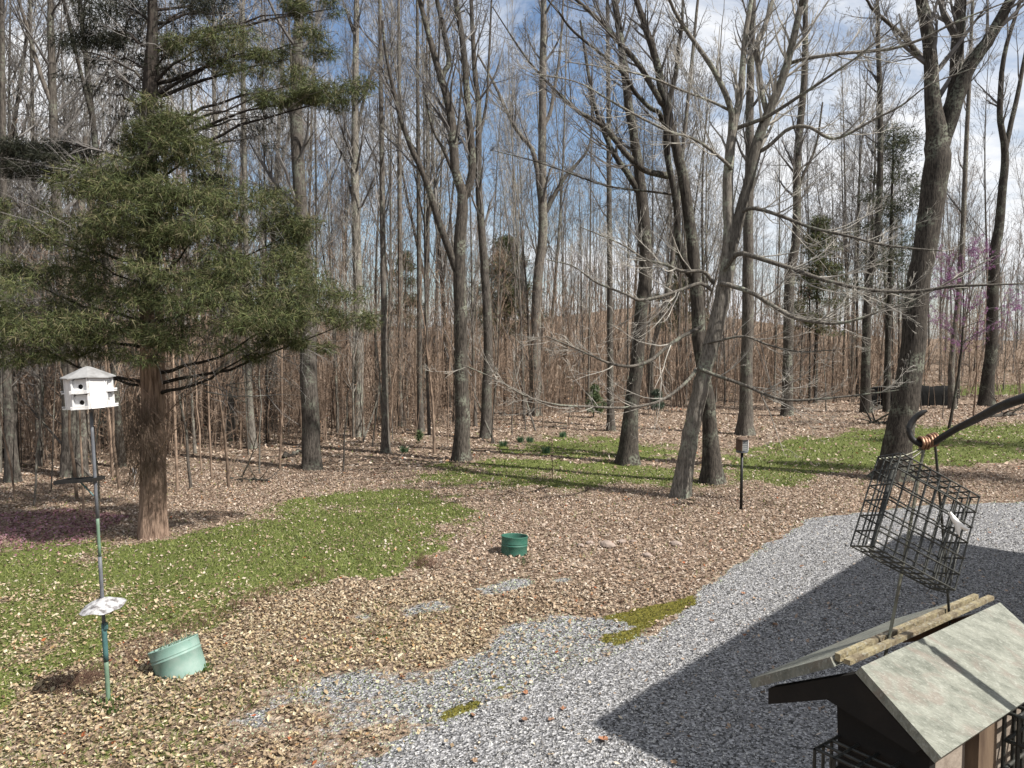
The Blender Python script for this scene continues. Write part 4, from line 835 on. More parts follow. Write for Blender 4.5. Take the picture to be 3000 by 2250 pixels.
bf = pt(.335); tilt = rotm('Y', R_(-7)) @ rotm('X', R_(4)) @ np.diag([1, 1, .72])
M_BAF = wornmat('peeling_white_baffle', (.58, .58, .59), (.13, .12, .12), .7, .3, 0, 14, 1.0)
m = MB(); pr = [(.03, .115), (.035, .10), (.06, .09), (.085, .075), (.10, .072), (.15, .035), (.20, .0), (.235, -.028), (.24, -.034), (.232, -.032), (.195, -.008), (.10, .06), (.028, .095)]
m.lathe(pr, 36, tilt, bf+[0, 0, .0]); V = m.v[0].reshape(len(pr), 36, 3); a = np.arange(36)*2*math.pi/36
V[5:10, :, 2] += (.012*np.sin(3*a+.6)+.008*np.sin(7*a))[None]; m.v[0] = V.reshape(-1, 3); m.build('baffle', M_BAF, pole, True, pb)
# tray shelf
ty = pt(.755); tc_ = ty+np.array([-.17, 0, 0]); Mt = rotm('Y', R_(-4)) @ rotm('X', R_(-3))
tray = None
m = MB(); m.box(tc_, (.42, .26, .012), Mt); m.build('tray', M_BLACKM, pole, False, pb)
m = MB(); m.box(tc_+Mt@[0, -.125, .018], (.42, .012, .03), Mt); m.box(tc_+Mt@[0, .125, .018], (.42, .012, .03), Mt); m.box(tc_+Mt@[-.205, 0, .018], (.012, .235, .03), Mt); m.box(tc_+Mt@[.205, 0, .018], (.012, .235, .03), Mt)
m.build('tray_rim', M_BLACKM, pole, False, pb)
m = MB(); m.tubes(np.array([ty+[-.02, 0, -.16], ty+[-.16, 0, -.01]]), np.array([.009, .009]), 6); m.build('tray_bracket', M_POLEB, pole, True, pb)
# house
hb = ptop.copy(); HR, HH = .222, .335; lean = rotm('Y', R_(-3.3)); off0 = R_(-85)
bh = empty('birdhouse', 'white eight-sided purple-martin birdhouse with shallow grey roof on the pole', 'birdhouse', tuple(hb))
def oc(k, r, z): a = off0-R_(22.5)+k*R_(45); return np.array([r*math.cos(a), r*math.sin(a), z])
DOORS = (0, 2, 4, 6)
for k in range(8):
    A, B = oc(k, HR, 0), oc(k+1, HR, 0); nrm = (A+B)/2; nrm[2] = 0; nrm /= np.linalg.norm(nrm); tg = (B-A)/np.linalg.norm(B-A); wl = np.linalg.norm(B-A); up = np.array([0, 0, 1.])
    ctr = (A+B)/2; Mx = np.stack([tg, nrm, up], 1)
    def pl(cx, cz, w_, h_, th, dn=0, nm='wall_panel', mt=M_WHITE, par=bh):
        m = MB(); m.box(ctr+tg*cx+up*cz+nrm*dn, (w_, th, h_), Mx); V = m.v[0] @ lean.T; m.v[0] = V; return m.build(nm, mt, par)
    if k in DOORS:
        f = []
        for lv in (0, 1):
            zc = HH*(.25+.5*lv); hr = .027; zoff = zc-.012
            # panel with a round hole
            K = 20; th = np.arange(K)*2*math.pi/K; ring = np.stack([np.cos(th)*hr, np.sin(th)*hr], -1); hw, hh = wl/2-.012, HH/4-.004
            sq = np.stack([np.cos(th), np.sin(th)], -1); sq = sq/np.abs(sq).max(1, keepdims=True)*np.array([[hw, hh]])
            vv = []
            for (pt2, dn) in ((ring, -.012), (ring, -.03), (sq, -.012)):
                vv.append(ctr[None]+pt2[:, :1]*tg+pt2[:, 1:]*up+up*zoff+nrm*dn)
            V = np.concatenate(vv) @ lean.T; i = np.arange(K); j = (i+1) % K
            mesh_obj('door_panel', V, np.concatenate([np.stack([i, j, 2*K+j, 2*K+i], -1), np.stack([i, i+K, j+K, j], -1)]), None, M_WHITE, bh)
            pl(0, zoff, .07, .07, .004, -.034, 'hole_shade_plate', M_HOLE)  # near-black plate stands in for the shade inside the hole
            pl(0, HH*(.0+.5*lv)+.006, wl+.012, .010, .05, .022, 'perch_ledge')
            pl(0, HH*(.0+.5*lv)+.026, wl+.012, .018, .005, .046, 'ledge_rail')
        for sx in (-1, 1): pl(sx*(wl/2-.006), HH/2, .014, HH, .03, 0, 'corner_trim')
    else:
        pl(0, HH/2, wl, HH, .012, 0, 'wall_panel')
        for sx in (-1, 1): pl(sx*(wl/2-.010), HH/2, .012, HH-.01, .006, .009, 'corner_trim')
m = MB(); bot = np.array([oc(k, HR*.99, .004) for k in range(8)]+[[0, 0, .004]]) @ lean.T; m.add(bot, None, [(8, (k+1) % 8, k) for k in range(8)]); m.build('floor_board', M_WHITE, bh)
m = MB(); rf = np.array([oc(k, .268, HH-.012+.010*math.sin(k*2.1)) for k in range(8)]+[oc(k, .268, HH-.002+.010*math.sin(k*2.1)) for k in range(8)]+[oc(k, .04, HH+.108) for k in range(8)]+[[0, 0, HH+.118]]+[[0, 0, HH-.0]]) @ lean.T
q = [(k, (k+1) % 8, 8+(k+1) % 8, 8+k) for k in range(8)]+[(8+k, 8+(k+1) % 8, 16+(k+1) % 8, 16+k) for k in range(8)]
m.add(rf, q, [(16+k, 16+(k+1) % 8, 24) for k in range(8)]+[(25, (k+1) % 8, k) for k in range(8)]); m.build('roof', M_ROOFG, bh)

# ------------------------------------------------------------------ cut-down tubs
def tub(label, c, r, h, M, mt, mi, soilz=.06, wob=.0):
    t = empty('plant_tub', label, 'tub', tuple(c))
    def bl(nm, prof, mt_, k=44, lump=0):
        m = MB(); m.lathe(prof, k, None); V = m.v[0]
        if lump: V[:, 2] += rng.normal(0, lump, len(V))
        V = V @ np.array(M).T; m.v[0] = V; return m.build(nm, mt_, t, True)
    ii = np.arange(44)
    bl('body', [(r*.97, -.14), (r*.985, 0), (r*.99, h*.50), (r*1.015, h*.52), (r*1.015, h*.55), (r*.99, h*.57), (r*.99, h*.62), (r*1.01, h*.635), (r*1.005, h*.66), (r, h*.68), (r*1.012, h*.97), (r*1.03, h), (r*1.01, h+.006), (r*.985, h)], mt)
    bl('inner_wall', [(r*.985, h), (r*.975, h*.9), (r*.965, h*.3)], mi)
    bl('soil', [(r*.965, h-soilz-.02), (r*.6, h-soilz), (r*.3, h-soilz+.01), (.001, h-soilz+.005)], M_SOIL, 30, .012); return t
M_SOIL = wornmat('potting_soil', (.06, .04, .028), (.17, .12, .08), .95, .1, 0, 25, .8, .01)
M_TUBL = wornmat('faded_mint_plastic', (.20, .33, .28), (.36, .44, .40), .55, .35, 0, 4, .5, .0008)
M_TUBD = wornmat('dark_green_plastic', (.035, .14, .10), (.09, .20, .155), .5, .4, 0, 5, .5, .0008)
g1 = P(530, 1990, 9.15); g1[2] = .0
Mt1 = rotm('Y', R_(-21)) @ rotm('X', R_(-9))
t1 = tub('faded mint green cut-down tub tilting in the leaves by the birdhouse post', (g1[0], g1[1], .03), .288, .30, Mt1, M_TUBL, M_TUBL, .05)
m = MB(); n = 90; a = rng.uniform(0, 6.28, n); r_ = np.sqrt(rng.random(n))*.25; st = (np.stack([np.cos(a)*r_, np.sin(a)*r_, np.full(n, .25)], -1)@Mt1.T)[:, None, :]
tt = np.linspace(0, 1, 4)[None, :, None]; d = rng.normal(0, .5, (n, 1, 2)); hh = rng.uniform(.05, .13, (n, 1, 1)); m.tubes(st+np.concatenate([d*hh*tt, hh*tt], -1), np.full((n, 4), .004)*np.array([[1, .9, .7, .4]]), 3)
M_HERB = twigmat('tub_plants', (.05, .09, .06), (.2, .3, .2)); o = m.build('plants', M_HERB, t1); o['kind'] = 'stuff'
g2 = G(1506, 1632); tub('dark green round tub sitting upright in the leaf litter', (g2[0], g2[1]+.25, float(height(g2[0], g2[1]))-.03), .248, .36, rotm('Y', R_(2)) @ rotm('X', R_(-4)), M_TUBD, M_TUBD, .10)

# ------------------------------------------------------------------ small feeder on black pole
fp = G(2171, 1494); fp[2] = float(height(fp[0], fp[1])); Df = fp[1]
pf = empty('pole_feeder', 'small box bird feeder with arched brown top on a black post', 'bird feeder', tuple(fp))
topz = P(2172, 1322, Df)[2]
m = MB(); m.tubes(np.array([fp+[0, 0, -.1], [fp[0], Df, topz]]), np.array([.036, .034]), 12, True); m.build('post', M_BLACKM, pf, True, fp)
m = MB(); m.lathe([(.001, .0), (.13, .0), (.145, .03), (.14, .035), (.001, .02)], 20, None, (fp[0], Df, topz-.03)); m.build('catch_tray', M_POLEG, pf, True, fp)
M_BRN = wornmat('brown_wood', (.15, .10, .07), (.08, .05, .035), .7, .3, 0, 10, .6); M_CLR = wornmat('feeder_panel', (.55, .57, .54), (.3, .32, .3), .3, .6, 0, 10, .5)
hz = topz+.02; Mf = rotm('Z', R_(28))
m = MB(); m.box((fp[0], Df, hz+.13), (.17, .17, .25), Mf); m.build('seed_hopper', M_CLR, pf, False, fp)
for sx in (-1, 1):
    m = MB(); m.box(np.array([fp[0], Df, hz+.13])+Mf@[sx*.095, 0, 0], (.016, .20, .27), Mf); m.build('side_board', M_BRN if sx < 0 else M_WHITE, pf, False, fp)
m = MB()
for i in range(5): m.box(np.array([fp[0], Df, hz+.03+i*.05])+Mf@[0, -.09, 0], (.18, .006, .006), Mf)
for i in range(5): m.box(np.array([fp[0], Df, hz+.13])+Mf@[-.08+.04*i, -.096, 0], (.006, .006, .24), Mf)
m.build('wire_guard', M_POLEG, pf, False, fp)
m = MB(); m.lathe([(.15, 0), (.148, .01), (.12, .04), (.07, .06), (.001, .068)], 24, None, (fp[0], Df, hz+.265)); m.build('dome_top', M_BRN, pf, True, fp)

# thin stake, marker, stones, leaves, logs
g = G(1619, 1412); g[2] = float(height(g[0], g[1])); m = MB(); m.tubes(np.array([[0, 0, -.1], [-.01, 0, .6], [-.03, 0, 1.32]]), np.array([.009, .009, .009]), 6, True); m.tubes(np.array([[-.06, 0, 1.27], [0, 0, 1.27]]), np.array([.006, .006]), 5)
o = m.build('garden_stake', M_BRN); o.location = g; tag(o, 'thin rusty stake standing alone in front of the sunlit clearing', 'stake')
g = G(395, 1420); g[2] = float(height(g[0], g[1])); m = MB(); m.box((0, 0, .2), (.012, .012, .5)); m.box((0, -.01, .42), (.11, .008, .17)); o = m.build('garden_marker', M_WHITE); o.location = g; tag(o, 'small pale marker plate in the leaves left of the cedar trunk', 'marker')
M_ROCK = wornmat('field_stone', (.36, .29, .25), (.20, .16, .13), .9, .2, 0, 6, .7, .01)
def rock(label, px, py, s, name='stone'):
    import bmesh
    bm = bmesh.new(); bmesh.ops.create_icosphere(bm, subdivisions=2, radius=1)
    for v in bm.verts: v.co = Vector((v.co.x*s*random.uniform(.9, 1.15), v.co.y*s*.8*random.uniform(.9, 1.15), v.co.z*s*.5*random.uniform(.85, 1.2)))
    me = bpy.data.meshes.new(name); bm.to_mesh(me); bm.free(); me.materials.append(M_ROCK); o = bpy.data.objects.new(name, me); COL.objects.link(o); g = G(px, py); o.location = (g[0], g[1], float(height(g[0], g[1]))+s*.22); o.rotation_euler = (0, 0, random.uniform(0, 6))
    return tag(o, label, 'stone')
random.seed(4)
for i, (a, b_, s, lab) in enumerate(((1700, 1600, .09, 'leftmost half-buried stone of the row in the leaf litter'), (1728, 1592, .08, 'second half-buried stone from the left in the litter row'), (1780, 1602, .16, 'largest pinkish stone in the litter row beyond the dark green tub'),
                                     (1822, 1590, .1, 'pale stone just right of the largest one in the litter row'), (1855, 1588, .08, 'small stone near the right end of the litter row'), (1895, 1632, .1, 'stone set lower, below the right end of the litter row'), (1980, 1598, .13, 'bright stone farthest right in the leaf litter'))):
    rock(lab, a, b_, s)
def log(label, p0, p1, r, name='fallen_log', mt=None, nb=0):
    p0 = G(*p0); p1 = G(*p1)
    for p in (p0, p1): p[2] = float(height(p[0], p[1]))+r*.8
    t = empty(name, label, 'fallen branch', tuple(p0)); tt = np.linspace(0, 1, 8)[:, None]; C = p0*(1-tt)+p1*tt+rng.normal(0, r*.5, (8, 3)); rr = np.linspace(r, r*.55, 8)
    m = MB(); m.tubes(C, rr, 8, True); m.build('trunk', mt or M_DARK, t, True, p0)
    if nb: m = MB(); P2, R2, L2 = spawn(C[None], rr[None], np.array([2.2]), nb, .1, 1, .7, (.5, 1.3), .03, .2, 5, .6, .006); m.tubes(P2, R2, 4); P3, R3, _ = spawn(P2, R2, L2, 3, .2, 1, .5, (.4, 1), 0, .2, 3, .6, .004); m.tubes(P3, R3, 3); m.build('twigs', mt or M_DARK, t, False, p0)
log('dark fallen branch pile on the litter left of the straight mid-grey tree', (670, 1408), (805, 1415), .05, nb=12)
log('dark log leaning to the left foot of the straight mid-grey tree', (830, 1342), (888, 1330), .10)
log('fallen branch with twigs between the cedar trunk and the grey tree', (590, 1445), (700, 1400), .03, nb=8, mt=M_BRUSH)
log('dark low brush heap at far right behind the hook arm', (2900, 1228), (3020, 1215), .12, nb=22)
log('dark dead clump on the grass left of the massive oak', (2550, 1252), (2590, 1250), .09, nb=16)
log('short rotten log in front of the black tarp pile', (2545, 1203), (2590, 1200), .16)
log('long fallen stem across the litter in the middle woods', (1390, 1262), (1660, 1252), .04, mt=M_MID, nb=5)
# big single leaves on the gravel
lf = []
for i, (a, b_) in enumerate(((1768, 2172), (1448, 1992), (1385, 2102), (1540, 2038), (1390, 2238), (1615, 2115), (1650, 2085), (2350, 1631), (2348, 1663), (2179, 1742), (2211, 1756), (2085, 1820), (2180, 1865), (2415, 1652), (2272, 1835), (2900, 1568), (1975, 2240), (1537, 2116), (1180, 1990), (1158, 1893))):
    g = G(a, b_); s = .085 if i else .13; z = float(height(g[0], g[1]))+.018; K = 11
    rr = np.array([.5, .32, .46, .26, .44, .3, .5, .3, .46, .28, .42])*s*rng.uniform(.85, 1.15, K); an = np.arange(K)*2*math.pi/K
    V = np.vstack([np.stack([np.cos(an)*rr, np.sin(an)*rr, rng.uniform(0, .03, K)], -1), [[0, 0, 0]]])
    cc = np.array([(.42, .20, .11), (.5, .34, .22), (.33, .19, .12)])[i % 3]
    o = mesh_obj('fallen_leaf', V, None, [(j, (j+1) % K, K) for j in range(K)], M_LEAF, None, False, np.broadcast_to(cc, (K+1, 3))); o.location = (g[0], g[1], z); o.rotation_euler = (0, 0, rng.uniform(0, 6))
    tag(o, 'largest curled orange leaf lying by the tip of the roof shadow' if i == 0 else 'single dry leaf lying on the shaded gravel under the roof shadow' if a > 2050 and b_ > 1700 else 'single dry leaf lying on the sunlit pale gravel', 'leaf', None if i == 0 else 'single leaves on the gravel')

# ------------------------------------------------------------------ black tarp pile deep right
c0 = G(2665, 1190); c0[2] = float(height(c0[0], c0[1])); tp_ = empty('tarp_covered_woodpile', 'long low black tarp-covered pile in the woods behind the massive oak', 'woodpile', tuple(c0))
nu, nv = 40, 14; U, Vv = np.meshgrid(np.linspace(-1, 1, nu), np.linspace(0, 1, nv)); a = Vv*math.pi; prf = np.sign(np.cos(a))*np.abs(np.cos(a))**.55
X_ = U*2.6; Y_ = -prf*.6; Z_ = np.sin(a)**.5*1.25*(1-.12*U**6)+.06*np.sin(U*9)*np.sin(a)+rng.normal(0, .015, U.shape); Z_[0] = Z_[-1] = -.05
i_ = np.arange(nu*nv).reshape(nv, nu); qd_ = np.stack([i_[:-1, :-1], i_[:-1, 1:], i_[1:, 1:], i_[1:, :-1]], -1).reshape(-1, 4)
M_TARP = wornmat('black_tarp', (.008, .008, .008), (.016, .016, .016), .9, .1, 0, 4, .6, .02)
mesh_obj('tarp', np.stack([X_, Y_, Z_], -1).reshape(-1, 3), qd_, None, M_TARP, tp_, True)
for e in (-1, 1):
    m = MB()
    for iz in range(7):
        for iy in range(6): m.tubes(np.array([[e*2.45, -.5+iy*.2, .09+iz*.15], [e*2.68, -.5+iy*.2, .09+iz*.15]]), np.array([.075, .072]), 7, True)
    o = m.build('firewood_end', M_DARK, tp_); o['kind'] = 'stuff'
m = MB()
for i in range(16):
    u = rng.uniform(-2.4, 2.4); m.tubes(np.array([[u, -.72, -.05], [u+rng.normal(0, .15), -.75, 1.3+rng.random()]]), np.array([.014, .006]), 4)
m.build('leaning_sticks', M_BRUSH, tp_)['kind'] = 'stuff'

# ------------------------------------------------------------------ hanging feeder, suet cage and hook
Y0 = .75
R0 = P(2500, 1939, Y0); R1 = P(2909, 1751, Y0*1.251); B0 = P(2768, 2212, Y0*.9126); L0 = P(2194, 1990, Y0*1.133); L1 = P(2570, 1816, Y0*1.385)
z_ = (R0[2]+R1[2])/2; R0[2] = R1[2] = z_; u_ = (R1-R0); LR = np.linalg.norm(u_); u_ /= LR; v_ = np.array([u_[1], -u_[0], 0]); zz_ = np.array([0, 0, 1.])
def F(a, b, c): return R0+u_*a+v_*b-zz_*c
feed = empty('hopper_feeder', 'hanging wooden hopper bird feeder with weathered board roof close to the camera', 'bird feeder', tuple(F(LR/2, 0, .1)))
fo = F(LR/2, 0, .1)
def slate(name, a, bb, red, st=(1, 1, 1)):
    m, nt, b = newmat(name, .7, .35); tc = N(nt, 'ShaderNodeTexCoord'); mp = N(nt, 'ShaderNodeMapping', {'Vector': tc.outputs['Object'], 'Scale': st, 'Rotation': (0, 0, -.64)})
    n1 = N(nt, 'ShaderNodeTexNoise', {'Vector': mp.outputs[0], 'Scale': 30, 'Detail': 8, 'Roughness': .7}); n2 = N(nt, 'ShaderNodeTexNoise', {'Vector': mp.outputs[0], 'Scale': 20, 'Detail': 7, 'Distortion': .8}); n3 = N(nt, 'ShaderNodeTexNoise', {'Vector': mp.outputs[0], 'Scale': 210, 'Detail': 5})
    c = ramp(nt, n1.outputs['Fac'], [(.36, a), (.62, bb)]); c = mixc(nt, math_(nt, 'MULTIPLY', ramp(nt, n2.outputs['Fac'], [(.54, (0, 0, 0)), (.66, (1, 1, 1))]), .55), c, red)
    c = mixc(nt, math_(nt, 'MULTIPLY', ramp(nt, n3.outputs['Fac'], [(.56, (0, 0, 0)), (.64, (1, 1, 1))]), .35), c, (.46, .47, .42)); nt.links.new(c, b.inputs['Base Color']); bump(nt, b, math_(nt, 'ADD', n3.outputs['Fac'], math_(nt, 'MULTIPLY', n1.outputs['Fac'], 2.)), .004, .7); return m
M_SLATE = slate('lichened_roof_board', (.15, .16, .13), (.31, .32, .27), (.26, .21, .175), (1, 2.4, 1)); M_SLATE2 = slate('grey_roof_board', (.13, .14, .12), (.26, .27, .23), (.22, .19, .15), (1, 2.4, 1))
M_RIDGE = slate('mossy_ridge_wood', (.12, .09, .06), (.34, .29, .17), (.20, .14, .10)); M_FSHADE = wornmat('painted_shade_wood', (.012, .011, .010), (.022, .018, .015), .8, .2, 0, 20, .6)  # last one: feeder wood coloured near-black, shade of the near end painted in
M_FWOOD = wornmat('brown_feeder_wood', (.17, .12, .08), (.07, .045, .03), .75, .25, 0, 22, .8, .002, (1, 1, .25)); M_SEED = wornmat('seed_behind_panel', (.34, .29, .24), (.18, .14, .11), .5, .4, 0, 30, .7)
bR = (B0-R0)@v_; cR = R0[2]-B0[2]; bL = (L0-R0)@v_; cL = R0[2]-L0[2]
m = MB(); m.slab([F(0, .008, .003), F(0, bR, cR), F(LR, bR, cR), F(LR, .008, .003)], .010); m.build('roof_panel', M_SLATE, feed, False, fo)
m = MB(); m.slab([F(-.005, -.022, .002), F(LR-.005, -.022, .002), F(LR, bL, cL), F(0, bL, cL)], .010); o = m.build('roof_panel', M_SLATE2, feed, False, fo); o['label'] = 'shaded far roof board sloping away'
m = MB(); m.box(F(LR/2, -.004, .001), (LR+.01, .007, .005), np.stack([u_, v_, zz_], 1)); m.build('ridge_strip', M_RIDGE, feed, False, fo)
m = MB(); m.box(F(LR/2-.003, -.017, .002), (LR-.006, .006, .008), np.stack([u_, v_, zz_], 1)); m.build('ridge_strip', M_RIDGE, feed, False, fo)
def prism(nm, poly, a0, a1, mt):
    m = MB(); n = len(poly); V = [F(a0, b, c) for b, c in poly]+[F(a1, b, c) for b, c in poly]
    m.add(np.array(V), [(i, (i+1) % n, n+(i+1) % n, n+i) for i in range(n)], [(0, i+1, i) for i in range(1, n-1)]+[(n, n+i, n+i+1) for i in range(1, n-1)]); return m.build(nm, mt, feed, False, fo)
kl = cL/abs(bL); kr = cR/bR
prism('gable_board', [(0, .014), (-.10, .10*kl+.015), (-.10, .10*kl+.033), (-.03, .052), (.06, .07), (.066, .066*kr+.016)], .004, .02, M_FSHADE)
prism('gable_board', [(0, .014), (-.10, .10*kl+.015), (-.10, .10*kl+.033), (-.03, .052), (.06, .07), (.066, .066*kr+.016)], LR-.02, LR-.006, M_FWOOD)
prism('end_wall', [(-.03, .045), (-.02, .25), (.066, .25), (.066, .07)], .022, .034, M_FSHADE)
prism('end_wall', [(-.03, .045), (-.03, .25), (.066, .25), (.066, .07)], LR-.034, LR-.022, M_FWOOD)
prism('side_board', [(-.03, .045), (-.03, .25), (-.02, .25), (-.02, .045)], .035, LR-.035, M_FSHADE)
prism('seed_window', [(.055, .066), (.055, .22), (.061, .22), (.061, .066)], .035, LR-.035, M_SEED)
prism('post', [(.060, .067), (.060, .25), (.074, .25), (.074, .070)], .108, .150, M_FWOOD)
prism('floor_board', [(-.05, .25), (-.05, .262), (.10, .262), (.10, .25)], .0, LR, M_FWOOD)
M_WIRE = wornmat('cage_wire', (.028, .03, .028), (.10, .10, .085), .5, .4, .3, 30, .6)
M_WIREG = wornmat('old_steel_wire', (.20, .20, .15), (.09, .08, .06), .5, .5, .5, 40, .7)
def cage(nm, o0, h, u, n, th, nh, nu_, r, mt, parent=None, org=(0, 0, 0), nn=3):
    """wire basket: two grids h x u, th apart along n, joined by short wires"""
    h, u, n, o0 = map(np.asarray, (h, u, n, o0)); parts = []
    for s, w_ in ((0, 'front_grid'), (1, 'back_grid')):
        m = MB(); q = o0+n*th*s
        for i in range(nh+1): m.tubes(np.array([q+h*i/nh, q+h*i/nh+u]), np.array([r, r]), 5)
        for i in range(nu_+1): m.tubes(np.array([q+u*i/nu_+n*r, q+u*i/nu_+h+n*r]), np.array([r, r]), 5)
        m.build(w_, mt, parent, True, org)
    m = MB()
    for i in range(nh+1):
        for e in (0, 1): m.tubes(np.array([o0+h*i/nh+u*e, o0+h*i/nh+u*e+n*th]), np.array([r, r]), 5)
    for i in range(1, nu_):
        for e in (0, 1): m.tubes(np.array([o0+u*i/nu_+h*e, o0+u*i/nu_+h*e+n*th]), np.array([r, r]), 5)
    for k_ in range(1, nn):
        for (aa, bb_) in ((o0, h), (o0+u, h), (o0, u), (o0+h, u)): m.tubes(np.array([aa+n*th*k_/nn, aa+bb_+n*th*k_/nn]), np.array([r, r]), 5)
    m.build('edge_wires', mt, parent, True, org)
cg1 = cage('c', F(-.022, -.026, .195), v_*.085, zz_*.10, u_, .046, 4, 3, .0018, M_WIRE, feed, fo)
cg2 = cage('c', F(.165, .075, .19), u_*.12, zz_*.12, v_, .04, 5, 4, .0022, M_WIRE, feed, fo)
# hanging wires of the feeder
hk = P(2712, 1300, .86)
for (A, B, C_, D_) in (((2619, 1886), .07, (2707, 1312), .86), ((2830, 1790), .24, (2740, 1306), .86)):
    pe = F(B, -.012, .06); ps = P(*C_, D_); pm = (pe+ps)/2+v_*.006
    m = MB(); m.tubes(catmull(np.array([pe, pe*.6+ps*.4+u_*.003, ps]), 10), np.full(10, .0017 if B < .1 else .0015), 6); m.build('hanging_wire', M_WIREG if B < .1 else M_WIRE, feed, True, fo)
# suet cage on the same hook
sc_o = P(2492, 1600, .80); sh = P(2732, 1692, .815)-sc_o; su = P(2574, 1338, .835)-sc_o; sh -= su*(sh@su)/(su@su); sn = np.cross(sh, su); sn /= np.linalg.norm(sn)
suet = empty('suet_cage', 'empty tilted wire suet cage hanging from the black hook', 'suet cage', tuple(sc_o))
cage('s', sc_o, sh, su, sn, .034, 8, 6, .00095, M_WIRE, suet, sc_o, 3)
m = MB(); pA = P(2551, 1617, .80); pB = P(2614, 1380, .83); m.tubes(catmull(np.array([pA, (pA+pB)/2, pB, P(2640, 1350, .835)]), 8), np.full(8, .0026), 6); m.build('door_rod', M_WIRE, suet, True, sc_o)
m = MB(); pA = P(2655, 1352, .84); m.tubes(catmull(np.array([pA, P(2690, 1330, .85), hk+[0, 0, -.004]]), 8), np.full(8, .0013), 5); pA = P(2575, 1345, .84); m.tubes(catmull(np.array([pA, P(2650, 1335, .845), hk+[-.002, 0, -.004]]), 8), np.full(8, .0013), 5); m.build('hanging_chain', M_WIREG, suet, True, sc_o)
m = MB(); pA = P(2690, 1400, .85); pB = P(2832, 1500, .83); pC = P(2778, 1738, .80); m.tubes(np.array([sc_o+sh+su, pB, pC]), np.full(3, .001), 5)
for i in range(4):
    t = i/4; m.tubes(np.array([(sc_o+sh+su)*(1-t)+pB*t, (sc_o+sh)*(1-t)+pC*t]), np.full(2, .0009), 5)
for i in range(7):
    t = i/6; m.tubes(np.array([(sc_o+sh+su)*(1-t)+(sc_o+sh)*t, pB*(1-t)+pC*t]), np.full(2, .0009), 5)
m.build('open_door', M_WIRE, suet, True, sc_o)
M_STR = wornmat('white_string', (.72, .72, .70), (.5, .5, .48), .8, .2, 0, 30, .4)
m = MB(); kx = P(2805, 1545, .79); m.tubes(catmull(np.array([P(2782, 1500, .79), P(2800, 1528, .79), P(2822, 1545, .79), P(2838, 1552, .79)]), 10), np.array([.0015, .002, .0028, .003, .0034, .003, .0026, .0024, .002, .001]), 6)
m.tubes(catmull(np.array([P(2800, 1520, .79), P(2806, 1545, .79), P(2808, 1566, .79)]), 6), np.array([.002, .0028, .003, .0026, .0018, .001]), 6)
o = m.build('string_tie', M_STR, feed, True, fo); o['label'] = 'white string knotted round the right hanging wire'
# hook
hp = [(2716, 1203, .86, 9), (2700, 1210, .862, 19), (2678, 1228, .865, 21), (2663, 1255, .865, 21), (2672, 1285, .863, 21), (2700, 1302, .86, 21), (2732, 1298, .855, 22), (2765, 1278, .84, 24), (2810, 1252, .82, 24), (2859, 1228, .79, 28), (2930, 1192, .745, 32), (3000, 1166, .71, 36), (3140, 1120, .695, 40)]
hc = np.array([P(a, b_, d) for a, b_, d, _ in hp]); hr_ = np.array([w_/2*.82*d/FPX for _, _, d, w_ in hp])
post_xy = np.array([.693, .678]); hc = np.vstack([hc, [.62, .683, 4.035], [.672, .679, 4.055], [.693, .678, 4.03], [.695, .678, 3.95]]); hr_ = np.append(hr_, [.0068, .0066, .0065, .0065])
hook = empty('plant_hook', 'thick black iron hook arm reaching in from a deck post', 'hook', tuple(hc[-1]))
m = MB(); C = catmull(hc, 60); m.tubes(C, np.interp(np.linspace(0, len(hc)-1, 60), np.arange(len(hc)), hr_), 12); m.build('arm', M_BLACKM, hook, True, hc[-1])
m = MB(); m.tubes(np.array([[.695, .678, 3.96], [.695, .678, 1.9]]), np.array([.0065, .0065]), 10, True); m.build('shaft', M_BLACKM, hook, True, hc[-1])
for z in (2.0, 2.3):
    m = MB(); m.tubes(np.array([[.695, .678, z], [.62, .26, z]]), np.array([.008, .008]), 8, True); m.build('bracket', M_BLACKM, hook, True, hc[-1])
M_COP = wornmat('copper_wire', (.36, .20, .12), (.20, .12, .08), .45, .5, .5, 40, .6)
m = MB()
for i in range(6):
    cc_ = P(2695+i*8.5, 1300-(i*2.2 if i > 2 else 0)-2, .858); a = np.linspace(0, 6.28, 13); ring = cc_+np.stack([0*a+(.0004*a), np.cos(a)*.0066, np.sin(a)*.0066], -1); m.tubes(ring, np.full(13, .0016), 5)
m.build('wire_wrap', M_COP, hook, True, hc[-1])
# deck under the camera (out of the frame) and the house whose roof throws the shadow
M_DECK = wornmat('deck_boards', (.26, .20, .15), (.14, .11, .09), .8, .2, 0, 8, .7); 
deck = empty('deck', 'raised wooden deck under the camera', 'deck', (0, -1.5, 0))
for i in range(24):
    m = MB(); m.box((-2.6+i*.145+.0, -1.5, 2.35), (.138, 3.8, .035)); m.build('plank', M_DECK, deck, False, (0, -1.5, 0))
for x_, y_ in ((-2.6, .3), (.62, .24), (-2.6, -3.2), (.7, -3.2)):
    m = MB(); m.box((x_, y_, 1.16), (.1, .1, 2.32)); m.build('post', M_DECK, deck, False, (0, -1.5, 0))
SC = G(1722, 2120); E1 = G(2500, 1650)-SC; E1 /= np.linalg.norm(E1); E2 = np.array([E1[1], -E1[0], 0])
HZ = 6.3; sun_h = HZ/math.tan(SUN_EL); sd = np.array([SUN_DIR[0], SUN_DIR[1], 0]); sd /= np.linalg.norm(sd)
K0 = SC+sd*sun_h; K0[2] = HZ; L_1, L_2 = 10.8, 13.
hs = empty('house', 'pale sided house beyond the frame whose roof shades the gravel', 'house', tuple((K0[0], K0[1], 0))); ho = np.array([K0[0], K0[1], 0])
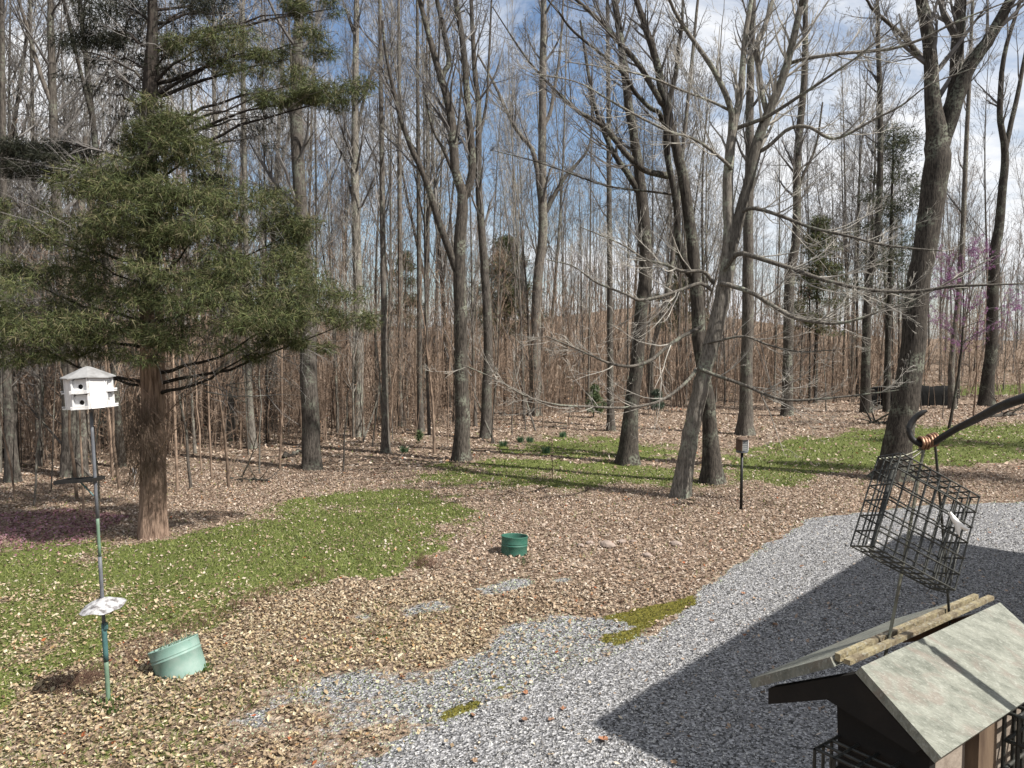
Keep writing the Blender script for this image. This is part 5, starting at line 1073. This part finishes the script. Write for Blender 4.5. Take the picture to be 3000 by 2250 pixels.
M_SIDE = wornmat('house_siding', (.55, .53, .48), (.42, .4, .36), .7, .3, 0, 3, .4); M_SHING = wornmat('shingles', (.10, .10, .10), (.18, .17, .16), .9, .2, 0, 14, .7); M_GLS = newmat('window_glass', .05, .6)[0]; M_GLS.node_tree.nodes['Principled BSDF'].inputs['Base Color'].default_value = (.05, .06, .07, 1)
def HP(a, b, z): return K0+E1*a+E2*b+np.array([0, 0, z-HZ])
Mh = np.stack([E1, E2, zz_], 1)
m = MB(); m.slab([HP(0, 0, HZ), HP(L_1, 0, HZ), HP(L_1, L_2/2, HZ+2.1), HP(0, L_2/2, HZ+2.1)], .16); m.build('roof', M_SHING, hs, False, ho)
m = MB(); m.slab([HP(0, L_2, HZ), HP(L_1, L_2, HZ), HP(L_1, L_2/2, HZ+2.1), HP(0, L_2/2, HZ+2.1)], .16); m.build('roof', M_SHING, hs, False, ho)
for (a0, a1, b0, b1) in ((.5, .7, .5, L_2-.5), (L_1-.7, L_1-.5, .5, L_2-.5), (.7, L_1-.7, .5, .7), (.7, L_1-.7, L_2-.7, L_2-.5)):
    m = MB(); m.box(HP((a0+a1)/2, (b0+b1)/2, (HZ-.05)/2), (a1-a0, b1-b0, HZ-.05), Mh); m.build('wall', M_SIDE, hs, False, ho)
for b_ in (3, 6.5, 10):
    for z in (1.6, 4.4):
        m = MB(); m.box(HP(.49, b_, z), (.06, 1.2, 1.4), Mh); wv = m.build('window', M_WHITE, hs, False, ho); m = MB(); m.box(HP(.45, b_, z), (.03, 1.0, 1.2), Mh); m.build('pane', M_GLS, wv, False, ho)

# surfaces read a little lighter than their measured albedo under this exposure: bring every base colour to its real value
for m_ in bpy.data.materials:
    if not m_.use_nodes or m_.name.startswith(('white_', 'interior_shade', 'window_glass')): continue
    t_ = m_.node_tree
    for n_ in list(t_.nodes):
        key = 'Base Color' if n_.type == 'BSDF_PRINCIPLED' else ('Color' if n_.type == 'BSDF_TRANSLUCENT' else None)
        if not key: continue
        ip = n_.inputs[key]
        if ip.is_linked:
            src = ip.links[0].from_socket; r_ = mixc(t_, 1.0, src, (.68, .68, .68), 'MULTIPLY'); t_.links.new(r_, ip)
        else: ip.default_value = tuple(c*.68 for c in ip.default_value[:3])+(1,)
